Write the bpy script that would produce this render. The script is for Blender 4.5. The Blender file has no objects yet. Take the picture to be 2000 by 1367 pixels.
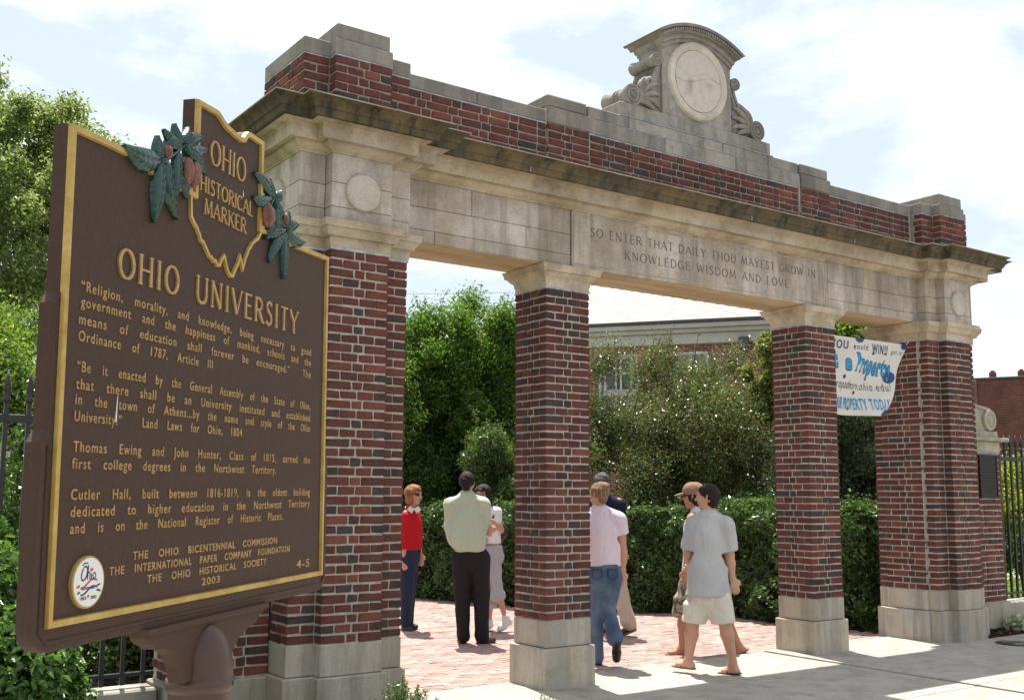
import bpy, math, random
import numpy as np
from mathutils import Matrix, Vector
sin, cos, rad, pi = math.sin, math.cos, math.radians, math.pi
S = bpy.context.scene
COL = S.collection
random.seed(7); RNG = np.random.default_rng(7)

# ------------------------------------------------------------------ camera
CAM = np.array([-7.3142, -7.1645, 1.595]); FPX = 2062.82; CX, CY = 1000.0, 700.49
yaw, pit, rol = rad(-35.2594), rad(7.2676), rad(0.263)
CF = np.array([-sin(yaw)*cos(pit), cos(yaw)*cos(pit), sin(pit)])
r0 = np.array([cos(yaw), sin(yaw), 0]); u0 = np.cross(r0, CF)
CR = r0*cos(rol)+u0*sin(rol); CU = -r0*sin(rol)+u0*cos(rol)
cd = bpy.data.cameras.new('camera'); cam = bpy.data.objects.new('camera', cd); COL.objects.link(cam)
m = Matrix.Identity(4)
for i in range(3):
    m[i][0] = CR[i]; m[i][1] = CU[i]; m[i][2] = -CF[i]; m[i][3] = CAM[i]
cam.matrix_world = m
cd.sensor_width = 36; cd.lens = 36*FPX/2000; cd.shift_y = (CY-683.5)/2000
cd.clip_start = .05; cd.clip_end = 2000
cd.dof.use_dof = False
S.camera = cam

def at(px, py, D):
    """point of the place seen at photo pixel (px, py), D metres in front of the camera"""
    return CAM + (CF + CR*(px-CX)/FPX - CU*(py-CY)/FPX)*D
def dep(p): return float((np.array(p)-CAM) @ CF)

# ------------------------------------------------------------------ world and sun
SUN = np.array([.065, .303, 1.0]); SUN /= np.linalg.norm(SUN)
W = bpy.data.worlds.new('World'); S.world = W; W.use_nodes = True
nt = W.node_tree; nt.nodes.clear()
def N(nt, t, **kw):
    n = nt.nodes.new(t)
    for k, v in kw.items():
        if k[0] == 'i' and k[1:].isdigit(): n.inputs[int(k[1:])].default_value = v
        else: setattr(n, k, v)
    return n
out = N(nt, 'ShaderNodeOutputWorld'); bg = N(nt, 'ShaderNodeBackground')
sky = N(nt, 'ShaderNodeTexSky', sky_type='NISHITA', sun_disc=False)
sky.sun_elevation = math.asin(SUN[2]); sky.sun_rotation = math.atan2(SUN[0], SUN[1])
sky.air_density = 1.2; sky.dust_density = 2.0; sky.ozone_density = 1.0
bg.inputs[1].default_value = .13
tc = N(nt, 'ShaderNodeTexCoord'); mp = N(nt, 'ShaderNodeMapping'); mp.inputs['Scale'].default_value = (1.6, 1.6, 3.4)
mp.inputs['Location'].default_value = (.35, .1, .2)
n1 = N(nt, 'ShaderNodeTexNoise'); n1.inputs['Scale'].default_value = 1.9; n1.inputs['Detail'].default_value = 9; n1.inputs['Roughness'].default_value = .58
n1.inputs['Distortion'].default_value = .25
cr = N(nt, 'ShaderNodeValToRGB'); cr.color_ramp.elements[0].position = .46; cr.color_ramp.elements[1].position = .62
mx = N(nt, 'ShaderNodeMix', data_type='RGBA')
mx.inputs['B'].default_value = (5.6, 5.65, 5.7, 1)
pale = N(nt, 'ShaderNodeMix', data_type='RGBA'); pale.inputs['Factor'].default_value = .8; pale.inputs['B'].default_value = (3.4, 3.75, 4.3, 1)
L = nt.links.new
L(tc.outputs['Generated'], mp.inputs[0]); L(mp.outputs[0], n1.inputs[0]); L(n1.outputs[0], cr.inputs[0])
L(cr.outputs[0], mx.inputs['Factor']); L(sky.outputs[0], pale.inputs['A']); L(pale.outputs['Result'], mx.inputs['A'])
L(mx.outputs['Result'], bg.inputs[0]); L(bg.outputs[0], out.inputs[0])

sl = bpy.data.lights.new('sun', 'SUN'); sun = bpy.data.objects.new('sun', sl); COL.objects.link(sun)
sl.energy = 5.0; sl.angle = rad(.53); sl.color = (1, .955, .88)
sun.rotation_euler = Vector(SUN).to_track_quat('Z', 'Y').to_euler(); sun.location = (0, 0, 20)
S.view_settings.view_transform = 'Standard'; S.view_settings.look = 'None'
S.view_settings.exposure = .88; S.view_settings.gamma = 1
S.render.engine = 'CYCLES'
S.cycles.max_bounces = 7; S.cycles.transparent_max_bounces = 6

# ------------------------------------------------------------------ tagging helpers
def tag(o, label=None, cat=None, group=None, kind=None):
    if label: o['label'] = label
    if cat: o['category'] = cat
    if group: o['group'] = group
    if kind: o['kind'] = kind
    return o
def empty(name, loc=(0, 0, 0), rot=None, label=None, cat=None, group=None, parent=None):
    o = bpy.data.objects.new(name, None); COL.objects.link(o); o.location = Vector(loc)
    o.empty_display_size = .2
    if rot is not None: o.rotation_euler = rot
    if parent: o.parent = parent
    return tag(o, label, cat, group)
def link(name, me, parent=None, mat=None):
    if mat and not me.materials: me.materials.append(mat)
    o = bpy.data.objects.new(name, me); COL.objects.link(o)
    if parent: o.parent = parent
    return o
def mesh(name, V, F, mat=None, parent=None, smooth=False, cols=None):
    me = bpy.data.meshes.new(name)
    V = np.asarray(V, float)
    if isinstance(F, np.ndarray):
        n, k = F.shape
        me.vertices.add(len(V)); me.vertices.foreach_set('co', V.astype(np.float32).ravel())
        me.loops.add(n*k); me.loops.foreach_set('vertex_index', F.astype(np.int32).ravel())
        me.polygons.add(n); me.polygons.foreach_set('loop_start', np.arange(0, n*k, k, dtype=np.int32))
        me.polygons.foreach_set('loop_total', np.full(n, k, dtype=np.int32))
        me.update(calc_edges=True)
    else:
        me.from_pydata([tuple(v) for v in V], [], F)
    if cols is not None:
        ca = me.color_attributes.new('col', 'FLOAT_COLOR', 'POINT')
        c = np.ones((len(V), 4), np.float32); c[:, :3] = cols
        ca.data.foreach_set('color', c.ravel())
    me.polygons.foreach_set('use_smooth', np.full(len(me.polygons), bool(smooth)))
    me.update()
    if mat: me.materials.append(mat)
    return link(name, me, parent)

class MB:
    """collects shapes into one mesh"""
    def __init__(s): s.V = []; s.F = []
    def add(s, V, F):
        b = len(s.V); s.V += [tuple(v) for v in V]; s.F += [tuple(i+b for i in f) for f in F]; return s
    def box(s, x0, x1, y0, y1, z0, z1, c=0.004):
        c = min(c, (x1-x0)/3, (y1-y0)/3, (z1-z0)/3)
        V, F = chamfer_template(); 
        P = np.array([[x0, y0, z0], [x1, y1, z1]])
        out = [[(P[int(v[a])][a] + (c if v[3] != a else 0)*(1 if v[a] == 0 else -1)) for a in range(3)] for v in V]
        return s.add(out, F)
    def sweep(s, plan, prof, cap=True):
        """plan: closed rectilinear CCW polygon; prof: (offset outward, z) from bottom to top"""
        n = len(plan); P = np.array(plan); nr = []
        for i in range(n):
            d = P[(i+1) % n]-P[i]; d = d/np.linalg.norm(d); nr.append((d[1], -d[0]))
        nr = np.array(nr)
        V = []
        for o, z in prof:
            for i in range(n):
                q = P[i]+o*(nr[i-1]+nr[i]); V.append((q[0], q[1], z))
        F = []
        for k in range(len(prof)-1):
            for i in range(n):
                j = (i+1) % n; F.append((k*n+i, k*n+j, (k+1)*n+j, (k+1)*n+i))
        if cap:
            F.append(tuple(reversed(range(n)))); F.append(tuple((len(prof)-1)*n+i for i in range(n)))
        return s.add(V, F)
    def prism(s, poly, a0, a1, axis='y'):
        """poly (u,v) extruded; axis y: (u,a,v)"""
        n = len(poly); V = []
        for a in (a0, a1):
            for u, v in poly:
                V.append((u, a, v) if axis == 'y' else ((a, u, v) if axis == 'x' else (u, v, a)))
        F = [tuple(range(n)), tuple(reversed(range(n, 2*n)))]
        for i in range(n):
            j = (i+1) % n; F.append((i, i+n, j+n, j))
        return s.add(V, F)
    def tube(s, pts, r, seg=8, closed=False):
        pts = [np.array(p, float) for p in pts]; n = len(pts)
        rr = r if isinstance(r, (list, tuple)) else [r]*n
        V = []; F = []; up = np.array([0, 0, 1.])
        for i, p in enumerate(pts):
            d = pts[min(i+1, n-1)]-pts[max(i-1, 0)]; d = d/max(np.linalg.norm(d), 1e-9)
            a = np.cross(d, up if abs(d[2]) < .95 else np.array([1., 0, 0])); a /= np.linalg.norm(a); b = np.cross(d, a)
            for k in range(seg):
                t = 2*pi*k/seg; V.append(p+rr[i]*(a*cos(t)+b*sin(t)))
        for i in range(n-1):
            for k in range(seg):
                F.append((i*seg+k, i*seg+(k+1) % seg, (i+1)*seg+(k+1) % seg, (i+1)*seg+k))
        F.append(tuple(reversed(range(seg)))); F.append(tuple((n-1)*seg+k for k in range(seg)))
        return s.add(V, F)
    def lathe(s, prof, c=(0, 0, 0), seg=24, axis='z'):
        V = []; F = []
        for r, h in prof:
            for k in range(seg):
                t = 2*pi*k/seg; q = (r*cos(t), r*sin(t), h)
                if axis == 'y': q = (q[0], h, q[1])
                V.append((q[0]+c[0], q[1]+c[1], q[2]+c[2]))
        n = len(prof)
        for i in range(n-1):
            for k in range(seg):
                F.append((i*seg+k, i*seg+(k+1) % seg, (i+1)*seg+(k+1) % seg, (i+1)*seg+k))
        F.append(tuple(reversed(range(seg)))); F.append(tuple((n-1)*seg+k for k in range(seg)))
        return s.add(V, F)
    def build(s, name, mat, parent=None, smooth=False, auto=None, fix=True):
        o = mesh(name, s.V, s.F, mat, parent, smooth)
        if fix:
            import bmesh
            bm = bmesh.new(); bm.from_mesh(o.data); bmesh.ops.recalc_face_normals(bm, faces=bm.faces); bm.to_mesh(o.data); bm.free()
        if auto:
            o.data.polygons.foreach_set('use_smooth', np.ones(len(o.data.polygons), dtype=bool))
            o.data.set_sharp_from_angle(angle=rad(auto))
        return o
_ct = None
def chamfer_template():
    """24 vertices (bits + which axis face it lies on); 26 faces of a chamfered box"""
    global _ct
    if _ct: return _ct
    V = []; idx = {}
    for b in range(8):
        c = (b & 1, (b >> 1) & 1, (b >> 2) & 1)
        for a in range(3): idx[(c, a)] = len(V); V.append((c[0], c[1], c[2], a))
    F = []
    for a in range(3):
        u, v = [(1, 2), (2, 0), (0, 1)][a]
        for s_ in (0, 1):
            q = []
            for (i, j) in ((0, 0), (1, 0), (1, 1), (0, 1)):
                c = [0, 0, 0]; c[a] = s_; c[u] = i; c[v] = j; q.append(idx[(tuple(c), a)])
            F.append(tuple(q) if s_ else tuple(reversed(q)))
    for a in range(3):                       # edges along axis a
        u, v = [(1, 2), (2, 0), (0, 1)][a]
        for i in (0, 1):
            for j in (0, 1):
                c0 = [0, 0, 0]; c1 = [0, 0, 0]; c1[a] = 1
                c0[u] = c1[u] = i; c0[v] = c1[v] = j; c0 = tuple(c0); c1 = tuple(c1)
                q = (idx[(c0, u)], idx[(c0, v)], idx[(c1, v)], idx[(c1, u)])
                F.append(tuple(reversed(q)) if (i ^ j) == 0 else q)
    for b in range(8):
        c = (b & 1, (b >> 1) & 1, (b >> 2) & 1); q = (idx[(c, 0)], idx[(c, 1)], idx[(c, 2)])
        F.append(q if sum(c) % 2 == 1 else tuple(reversed(q)))
    _ct = (V, F); return _ct

# ------------------------------------------------------------------ materials
def mat(name, rough=.8, metal=0., spec=.5):
    m = bpy.data.materials.new(name); m.use_nodes = True; nt = m.node_tree
    b = nt.nodes['Principled BSDF']; b.inputs['Roughness'].default_value = rough; b.inputs['Metallic'].default_value = metal
    b.inputs['Specular IOR Level'].default_value = spec
    return m, nt, b
def noise(nt, scale, detail=4, rough=.6, coord='Object', sc=(1, 1, 1)):
    tc = N(nt, 'ShaderNodeTexCoord'); mp = N(nt, 'ShaderNodeMapping'); mp.inputs['Scale'].default_value = sc
    n = N(nt, 'ShaderNodeTexNoise'); n.inputs['Scale'].default_value = scale; n.inputs['Detail'].default_value = detail; n.inputs['Roughness'].default_value = rough
    nt.links.new(tc.outputs[coord], mp.inputs[0]); nt.links.new(mp.outputs[0], n.inputs[0]); return n
def ramp(nt, src, stops):
    r = N(nt, 'ShaderNodeValToRGB'); e = r.color_ramp.elements
    while len(e) < len(stops): e.new(.5)
    for i, (p, c) in enumerate(stops):
        e[i].position = p; e[i].color = (c if len(c) == 4 else (*c, 1)) if not isinstance(c, (int, float)) else (c, c, c, 1)
    nt.links.new(src, r.inputs[0]); return r
def mixc(nt, fac, a, b, mode='MIX'):
    x = N(nt, 'ShaderNodeMix', data_type='RGBA', blend_type=mode)
    for s_, v in (('Factor', fac), ('A', a), ('B', b)):
        if hasattr(v, 'links') or hasattr(v, 'is_linked'): nt.links.new(v, x.inputs[s_])
        else: x.inputs[s_].default_value = v if isinstance(v, (int, float)) else (*v, 1)
    return x.outputs['Result']
def bump(nt, b, h, strength=.3, dist=.01):
    x = N(nt, 'ShaderNodeBump'); x.inputs['Strength'].default_value = strength; x.inputs['Distance'].default_value = dist
    nt.links.new(h, x.inputs['Height']); nt.links.new(x.outputs[0], b.inputs['Normal']); return x
def plain(name, c, rough=.7, metal=0., spec=.5, var=.18, scale=30, bs=.15, bd=.004):
    m, nt, b = mat(name, rough, metal, spec); n = noise(nt, scale, 5)
    r = ramp(nt, n.outputs[0], [(.3, tuple(x*(1-var) for x in c)), (.7, tuple(min(1, x*(1+var)) for x in c))])
    nt.links.new(r.outputs[0], b.inputs['Base Color']); bump(nt, b, n.outputs[0], bs, bd); return m
def attr_col(nt, name='col'):
    a = N(nt, 'ShaderNodeVertexColor', layer_name=name); return a.outputs[0]

def brick_mat(name='brick', mult=1.0):
    m, nt, b = mat(name, .88, 0, .25)
    n = noise(nt, 38, 6, .7); n2 = noise(nt, 7, 3, .6)
    c = mixc(nt, ramp(nt, n.outputs[0], [(.35, 0), (.75, 1)]).outputs[0], attr_col(nt), (.16*mult, .12*mult, .11*mult))
    x = N(nt, 'ShaderNodeMix', data_type='RGBA'); x.inputs['Factor'].default_value = .72
    nt.links.new(c, x.inputs['A']); nt.links.new(attr_col(nt), x.inputs['B'])
    st = ramp(nt, n2.outputs[0], [(.35, .72), (.65, 1.12)])
    r = mixc(nt, 1., x.outputs['Result'], st.outputs[0], 'MULTIPLY')
    nt.links.new(r, b.inputs['Base Color']); bump(nt, b, n.outputs[0], .55, .006); return m
M_BRICK = brick_mat()
M_MORTARD = plain('weathered_mortar', (.27, .235, .19), .95, var=.3, scale=22, bs=.6, bd=.006)
M_MORTAR = plain('mortar', (.40, .36, .30), .95, var=.22, scale=22, bs=.6, bd=.006)
M_FLASH = plain('lead_flashing', (.34, .37, .42), .6, var=.45, scale=18, bs=.3)

def stone_mat(name, base, dark, warm, streak=.5, dirt=.35, rough=.85, streakdir=(6, 6, .7)):
    m, nt, b = mat(name, rough, 0, .3)
    n = noise(nt, 2.2, 8, .62); s_ = noise(nt, 1.0, 6, .6, sc=streakdir); f = noise(nt, 60, 6, .7); p = noise(nt, 9, 7, .7)
    c = mixc(nt, ramp(nt, n.outputs[0], [(.38, 0), (.62, 1)]).outputs[0], base, warm)
    k = ramp(nt, s_.outputs[0], [(.5, 0), (.66, streak)])
    c = mixc(nt, k.outputs[0], c, dark)
    k2 = ramp(nt, p.outputs[0], [(.5, 0), (.72, dirt)])
    c = mixc(nt, k2.outputs[0], c, tuple(x*.7 for x in dark))
    g = ramp(nt, f.outputs[0], [(.3, .86), (.7, 1.1)])
    c = mixc(nt, 1., c, g.outputs[0], 'MULTIPLY')
    oi = N(nt, 'ShaderNodeObjectInfo'); g = ramp(nt, oi.outputs['Random'], [(0, .91), (1, 1.12)]); c = mixc(nt, 1., c, g.outputs[0], 'MULTIPLY')
    v = noise(nt, 1.0, 5, .55, sc=(streakdir[0]*.55, streakdir[1]*.55, streakdir[2]*.35)); g = ramp(nt, v.outputs[0], [(.45, .84), (.50, 1.), (.60, 1.06)]); c = mixc(nt, 1., c, g.outputs[0], 'MULTIPLY')
    nt.links.new(c, b.inputs['Base Color'])
    ad = N(nt, 'ShaderNodeMath', operation='ADD'); nt.links.new(f.outputs[0], ad.inputs[0]); nt.links.new(p.outputs[0], ad.inputs[1])
    bump(nt, b, ad.outputs[0], .35, .006); return m
M_STONE = stone_mat('limestone', (.56, .49, .43), (.25, .215, .175), (.38, .315, .235), .75, .35)
M_SOFFIT = stone_mat('limestone_soffit', (.52, .42, .28), (.42, .30, .17), (.50, .37, .20), .5, .25, streakdir=(1, 9, 2))  # yellow of the ground's bounce light put into the soffit stone colour
M_BED = stone_mat('limestone_bed_mould', (.57, .485, .375), (.27, .21, .14), (.46, .37, .245), .6, .45, streakdir=(3, 3, 3))
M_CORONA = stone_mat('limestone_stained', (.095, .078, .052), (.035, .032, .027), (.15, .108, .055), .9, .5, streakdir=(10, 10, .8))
M_COPING = stone_mat('limestone_grey_coping', (.215, .195, .17), (.13, .12, .11), (.27, .245, .205), .5, .4, streakdir=(7, 7, 1.5))
M_TABLET = stone_mat('carved_limestone', (.36, .33, .285), (.14, .13, .12), (.31, .285, .24), .55, .5)
M_MEDAL = stone_mat('medallion_limestone', (.58, .52, .44), (.36, .33, .29), (.45, .40, .32), .4, .25, streakdir=(3, 3, 1))
M_SEAL, nt_, b_ = mat('seal_limestone', .9, 0, .2); n_ = noise(nt_, 14, 7, .7); r_ = ramp(nt_, n_.outputs[0], [(.3, .85), (.7, 1.08)])
nt_.links.new(mixc(nt_, 1., attr_col(nt_), r_.outputs[0], 'MULTIPLY'), b_.inputs['Base Color']); bump(nt_, b_, n_.outputs[0], .5, .008)
M_PLINTH = stone_mat('plinth_limestone', (.40, .375, .325), (.25, .225, .185), (.40, .345, .26), .6, .35, streakdir=(8, 8, .9))
M_CUT = plain('cut_shade_and_joint_dark', (.15, .125, .10), .95)  # shade of incised cuts painted on raised letters; also darkens the open joint

RED = [(.122, .033, .024), (.106, .029, .022), (.134, .037, .026), (.092, .027, .021), (.114, .032, .025), (.160, .045, .029), (.100, .030, .023), (.116, .038, .029)]
DRK = [(.055, .034, .029), (.048, .036, .031), (.066, .033, .028), (.046, .037, .034), (.075, .030, .026), (.070, .030, .026)]
def brick_color(r, pd=.24, bright=1.0):
    c = r.choice(DRK) if r.random() < pd else r.choice(RED)
    k = r.uniform(.85, 1.15)*bright
    return tuple(x*k for x in c)

# ------------------------------------------------------------------ bricks
TV, TF = chamfer_template()
TVb = np.array([[v[0], v[1], v[2]] for v in TV], float); TVa = np.array([v[3] for v in TV])
TF4 = [f for f in TF if len(f) == 4]; TF3 = [f for f in TF if len(f) == 3]
def brick_verts(dx, dy, dz, c=.0035, r=random, jit=.0032):
    P = np.empty((24, 3))
    for a, d in enumerate((dx, dy, dz)):
        P[:, a] = (TVb[:, a]-.5)*d
        P[:, a] += np.where(TVa != a, c*(1-2*TVb[:, a]), 0)
    # uneven corners
    j = np.array([[r.uniform(-jit, jit) for _ in range(3)] for _ in range(8)])
    ci = (TVb[:, 0]+2*TVb[:, 1]+4*TVb[:, 2]).astype(int)
    return P+j[ci]
_bm_cache = {}
def brick_mesh(d, col, r, name='brick', mt=None):
    key = (name, tuple(round(x/.006) for x in d), tuple(round(x*40) for x in col), r.randrange(3))
    if key not in _bm_cache:
        me = bpy.data.meshes.new(name); me.from_pydata([tuple(v) for v in brick_verts(*d, r=r)], [], TF)
        ca = me.color_attributes.new('col', 'FLOAT_COLOR', 'POINT')
        ca.data.foreach_set('color', np.tile(np.array([*col, 1], np.float32), 24))
        me.materials.append(mt or M_BRICK); _bm_cache[key] = me
    return _bm_cache[key]

CH = 2.8/41; JT = .0155; BD = .1
S_, H_ = .198, .092
def fill(L, par):
    """lengths of the bricks filling L in a course (joints included)"""
    if L < .15: return [L]
    if L < .24: return [L] if par == 0 or L < .2 else [L*.45, L*.55]
    if par == 0:
        seq = [S_]; k = 0
        while sum(seq) < L-.06: seq.append(H_ if len(seq) % 2 else S_)
        if sum(seq)-L > .08 and len(seq) > 1: seq.pop()
    else:
        if L < .34: n = 2; return [L/n]*n
        seq = [.145]
        while sum(seq) < L-.07: seq.append(S_ if len(seq) % 2 == 0 else H_)
    t = sum(seq); return [x*L/t for x in seq]
def wall_bricks(p0, u, nrm, L, z0, nc, e0='ext', e1='ext', par0=0, ch=CH, pd=.24, bright=1.0, proud=.003, r=random):
    """bricks of one wall face. p0: plan point of its start; u, nrm: unit plan vectors; returns (centre, dims, colour)"""
    out = []; u = np.array(u, float); nrm = np.array(nrm, float); p0 = np.array(p0, float)
    for k in range(nc):
        par = (k+par0) % 2
        a = 0.; b = L
        if par == 1:
            if e0 == 'ext': a = BD
            if e1 == 'ext': b = L-BD
        if b-a < .03: continue
        x = a
        for ln in fill(b-a, par):
            w = ln-JT+r.uniform(-.003, .003); h = ch-JT+r.uniform(-.0025, .0025)
            mid = x+ln/2; pr = proud+r.uniform(-.0015, .002)
            lo = 0 if x > 1e-6 or e0 == 'int' or par else JT/2
            hi = 0 if x+ln < L-1e-6 else JT/2
            if x < 1e-6 and e0 == 'ext' and par == 0: w += JT/2; mid -= JT/4
            if x+ln > L-1e-6 and e1 == 'ext' and par == 0: w += JT/2; mid += JT/4
            c2 = p0+u*mid+nrm*(pr-BD/2)
            dims = (w*abs(u[0])+BD*abs(nrm[0]), w*abs(u[1])+BD*abs(nrm[1]), h)
            out.append(((c2[0], c2[1], z0+(k+.5)*ch+r.uniform(-.001, .001)), dims, brick_color(r, pd*(2.1 if w < .11 else .45), bright), (nrm[0], nrm[1])))
            x += ln
    return out
def rect_bricks(x0, x1, y0, y1, z0, nc, **kw):
    """four faces of a rectangular shaft; corners bond"""
    o = []
    o += wall_bricks((x0, y0), (1, 0), (0, -1), x1-x0, z0, nc, par0=0, **kw)
    o += wall_bricks((x0, y0), (0, 1), (-1, 0), y1-y0, z0, nc, par0=1, **kw)
    o += wall_bricks((x0, y1), (1, 0), (0, 1), x1-x0, z0, nc, par0=0, **kw)
    o += wall_bricks((x1, y0), (0, 1), (1, 0), y1-y0, z0, nc, par0=1, **kw)
    return o
def joined_bricks(lst, name, parent, r=random, mt=None):
    if not lst: return
    n = len(lst); V = np.empty((n, 24, 3)); C = np.empty((n, 24, 3))
    for i, (c, d, col, _) in enumerate(lst):
        V[i] = brick_verts(*d, r=r)+np.array(c); C[i] = col
    base = (np.arange(n)*24)[:, None, None]
    F4 = (np.array(TF4)[None]+base).reshape(-1, 4); F3 = (np.array(TF3)[None]+base).reshape(-1, 3)
    me = bpy.data.meshes.new(name); V = V.reshape(-1, 3)
    loops = np.concatenate([F4.ravel(), F3.ravel()]).astype(np.int32)
    me.vertices.add(len(V)); me.vertices.foreach_set('co', V.astype(np.float32).ravel())
    me.loops.add(len(loops)); me.loops.foreach_set('vertex_index', loops)
    tot = np.concatenate([np.full(len(F4), 4), np.full(len(F3), 3)]).astype(np.int32)
    me.polygons.add(len(tot)); me.polygons.foreach_set('loop_start', np.concatenate([[0], np.cumsum(tot)[:-1]]).astype(np.int32))
    me.polygons.foreach_set('loop_total', tot); me.polygons.foreach_set('use_smooth', np.zeros(len(tot), dtype=bool)); me.update(calc_edges=True)
    ca = me.color_attributes.new('col', 'FLOAT_COLOR', 'POINT'); c4 = np.ones((len(V), 4), np.float32); c4[:, :3] = C.reshape(-1, 3)
    ca.data.foreach_set('color', c4.ravel()); me.materials.append(mt or M_BRICK)
    o = link(name, me, parent); o['kind'] = 'stuff'; return o

# ================================================================== GROUND
M_GRASS = plain('lawn_grass', (.085, .125, .032), .9, var=.35, scale=9, bs=.6, bd=.03)
M_CONC = None
def concrete():
    m, nt, b = mat('sidewalk_concrete', .9, 0, .3)
    n = noise(nt, 1.3, 8, .6); f = noise(nt, 90, 5, .8); g = noise(nt, 260, 2, .6)
    c = mixc(nt, ramp(nt, n.outputs[0], [(.35, 0), (.68, 1)]).outputs[0], (.47, .43, .37), (.39, .355, .30))
    k = ramp(nt, f.outputs[0], [(.35, .74), (.65, 1.12)]); c = mixc(nt, 1., c, k.outputs[0], 'MULTIPLY')
    h = noise(nt, 4.5, 9, .72); k = ramp(nt, h.outputs[0], [(.40, .80), (.52, 1.), (.7, 1.06)]); c = mixc(nt, 1., c, k.outputs[0], 'MULTIPLY')
    k = ramp(nt, g.outputs[0], [(.32, .72), (.5, 1.0)]); c = mixc(nt, 1., c, k.outputs[0], 'MULTIPLY')
    nt.links.new(c, b.inputs['Base Color']); bump(nt, b, f.outputs[0], .5, .006); return m
M_CONC = concrete()
M_MULCH = plain('bark_mulch', (.055, .034, .022), .95, var=.55, scale=55, bs=1., bd=.03)
M_SAND = plain('paver_bedding', (.17, .13, .10), .95, var=.3, scale=40)
g = MB(); g.add([(-300, -300, -.06), (300, -300, -.06), (300, 300, -.06), (-300, 300, -.06)], [(0, 1, 2, 3)])
tag(g.build('lawn', M_GRASS), kind='structure')
g = MB(); g.add([(-30, -1.9, -.03), (-3.25, -1.9, -.03), (-3.25, .3, -.03), (-4.3, .45, -.03), (-30, .45, -.03)], [(0, 1, 2, 3, 4)])
g.add([(3.3, .46, -.028), (10, .46, -.028), (10, -.28, -.028), (3.3, -.28, -.028)], [(0, 1, 2, 3)])
tag(g.build('planting_bed', M_MULCH), kind='structure')
g = MB(); g.add([(-300, -300, -.055), (300, -300, -.055), (300, -9.6, -.055), (-300, -9.6, -.055)], [(0, 1, 2, 3)])
tag(g.build('road', plain('asphalt', (.10, .10, .10), .9, var=.2, scale=60)), kind='structure')
# sidewalk with slabs that can be told apart
sw = MB(); sw.box(-3.3, 14, -3.41, .44, -.05, -.02, .001)
sw.box(-14, 14, -9.5, -3.412, -.05, -.02, .001)
side = sw.build('sidewalk', plain('sidewalk_joint_dirt', (.05, .042, .033), .95)); tag(side, kind='structure')
def slab(x0, x1, y0, y1):
    up_ = .012 if abs(x0-1.236) < .02 else random.uniform(-.001, .002); x0 += .012 if up_ > .01 else 0
    b = MB(); b.box(x0, x1, y0, y1, -.019, up_, .006); b.build('slab', M_CONC, side, fix=False)
xs = [-3.27, -1.85, -.3, 1.23, 2.75, 3.9, 5.6, 7.2, 9]
for i in range(len(xs)-1):
    lim = .44 if xs[i] < 3.3 else -.3
    ys = [-3.4, -1.92, -.55+(.0 if i % 2 else .0), lim] if xs[i] < 3.3 else [-3.4, -1.92, lim]
    for j in range(len(ys)-1):
        x1 = xs[i+1]; slab(xs[i]+.006, x1-.006, ys[j]+.006, ys[j+1]-.006)
for i in range(12):
    for j in range(3): slab(-12+i*1.8+.004, -12+(i+1)*1.8-.004, -8.4+j*1.65+.004, -8.4+(j+1)*1.65-.004)

# brick plaza: pavers
HB = [(.55, 8.4), (.82, 6.99), (1.36, 5.2), (2.35, 3.8), (2.83, 3.34), (3.0, 2.48), (3.0, 1.91), (3.21, 1.01), (3.3, .57)]
def hedge_x(y):
    for (xa, ya), (xb, yb) in zip(HB, HB[1:]):
        if yb <= y <= ya: return xb+(xa-xb)*(y-yb)/(ya-yb)
    return HB[0][0] if y > HB[0][1] else 3.32
pz = MB(); pz.add([(-7, .445, -.02), (3.35, .445, -.02), (3.35, 3.6, -.02), (1.6, 5.4, -.02), (1.2, 16, -.02), (-7, 16, -.02)], [(0, 1, 2, 3, 4, 5)])
plaza = pz.build('brick_path', M_SAND); tag(plaza, kind='structure')
M_PAVER = brick_mat('paver_clay', 3.2)
def paver_color(r):
    c = r.choice([(.50, .335, .29), (.47, .30, .255), (.54, .38, .33), (.44, .28, .24), (.51, .36, .31), (.42, .29, .26)])
    k = r.uniform(.68, .88); return tuple(x*k for x in c)
pv = []; rr = random.Random(5)
row = 0; y = .45
while y < 8.2:
    x = -4.6+(.1 if row % 2 else 0)
    while x < 3.4:
        if x < hedge_x(y)+.15:
            pv.append(((x+.1, y+.05, -.012+rr.uniform(-.0015, .0015)), (.193, .0935, .022), paver_color(rr), (0, 0)))
        x += .2
    y += .1; row += 1
def vis_pav(b):
    d = dep(b[0]); rel = np.array(b[0])-CAM; px = CX+FPX*(rel@CR)/d; py = CY-FPX*(rel@CU)/d
    ok = (770 < px < 1720) and not (1000 < px < 1158) and not (1515 < px < 1650)
    return (0 if ok else 1, d)
pv.sort(key=vis_pav)
for c, d, col, _ in pv[:300]:
    o = link('paver', brick_mesh(d, col, rr, 'paver', M_PAVER), plaza); o.location = c
joined_bricks(pv[300:], 'paver_field', plaza, rr, M_PAVER)

# ================================================================== THE GATE
YC = .176
XA, XB, XC1, XC2, XB2 = 3.3482, 3.3811, 3.595, 4.0696, 4.2758
YA, YB, YCf = -.08, -.197, -.2996
def mir(y): return 2*YC-y
ZB1, ZB2, ZBT = .3304, .5497, 3.3497
gate = empty('memorial_gate', (0, YC, 0), label='long red brick and limestone gateway of four openings with inscribed lintel and carved clock-shaped tablet on top', cat='gate')
gate['label'] = 'red brick and limestone campus gateway with inscribed lintel and round carved tablet on top'
def child(o): o.location = (o.location[0]-0, o.location[1]-YC, o.location[2]); return o
# everything of the gate is built in world coordinates, so the empty is put at the origin instead
gate.location = (0, 0, 0)

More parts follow.
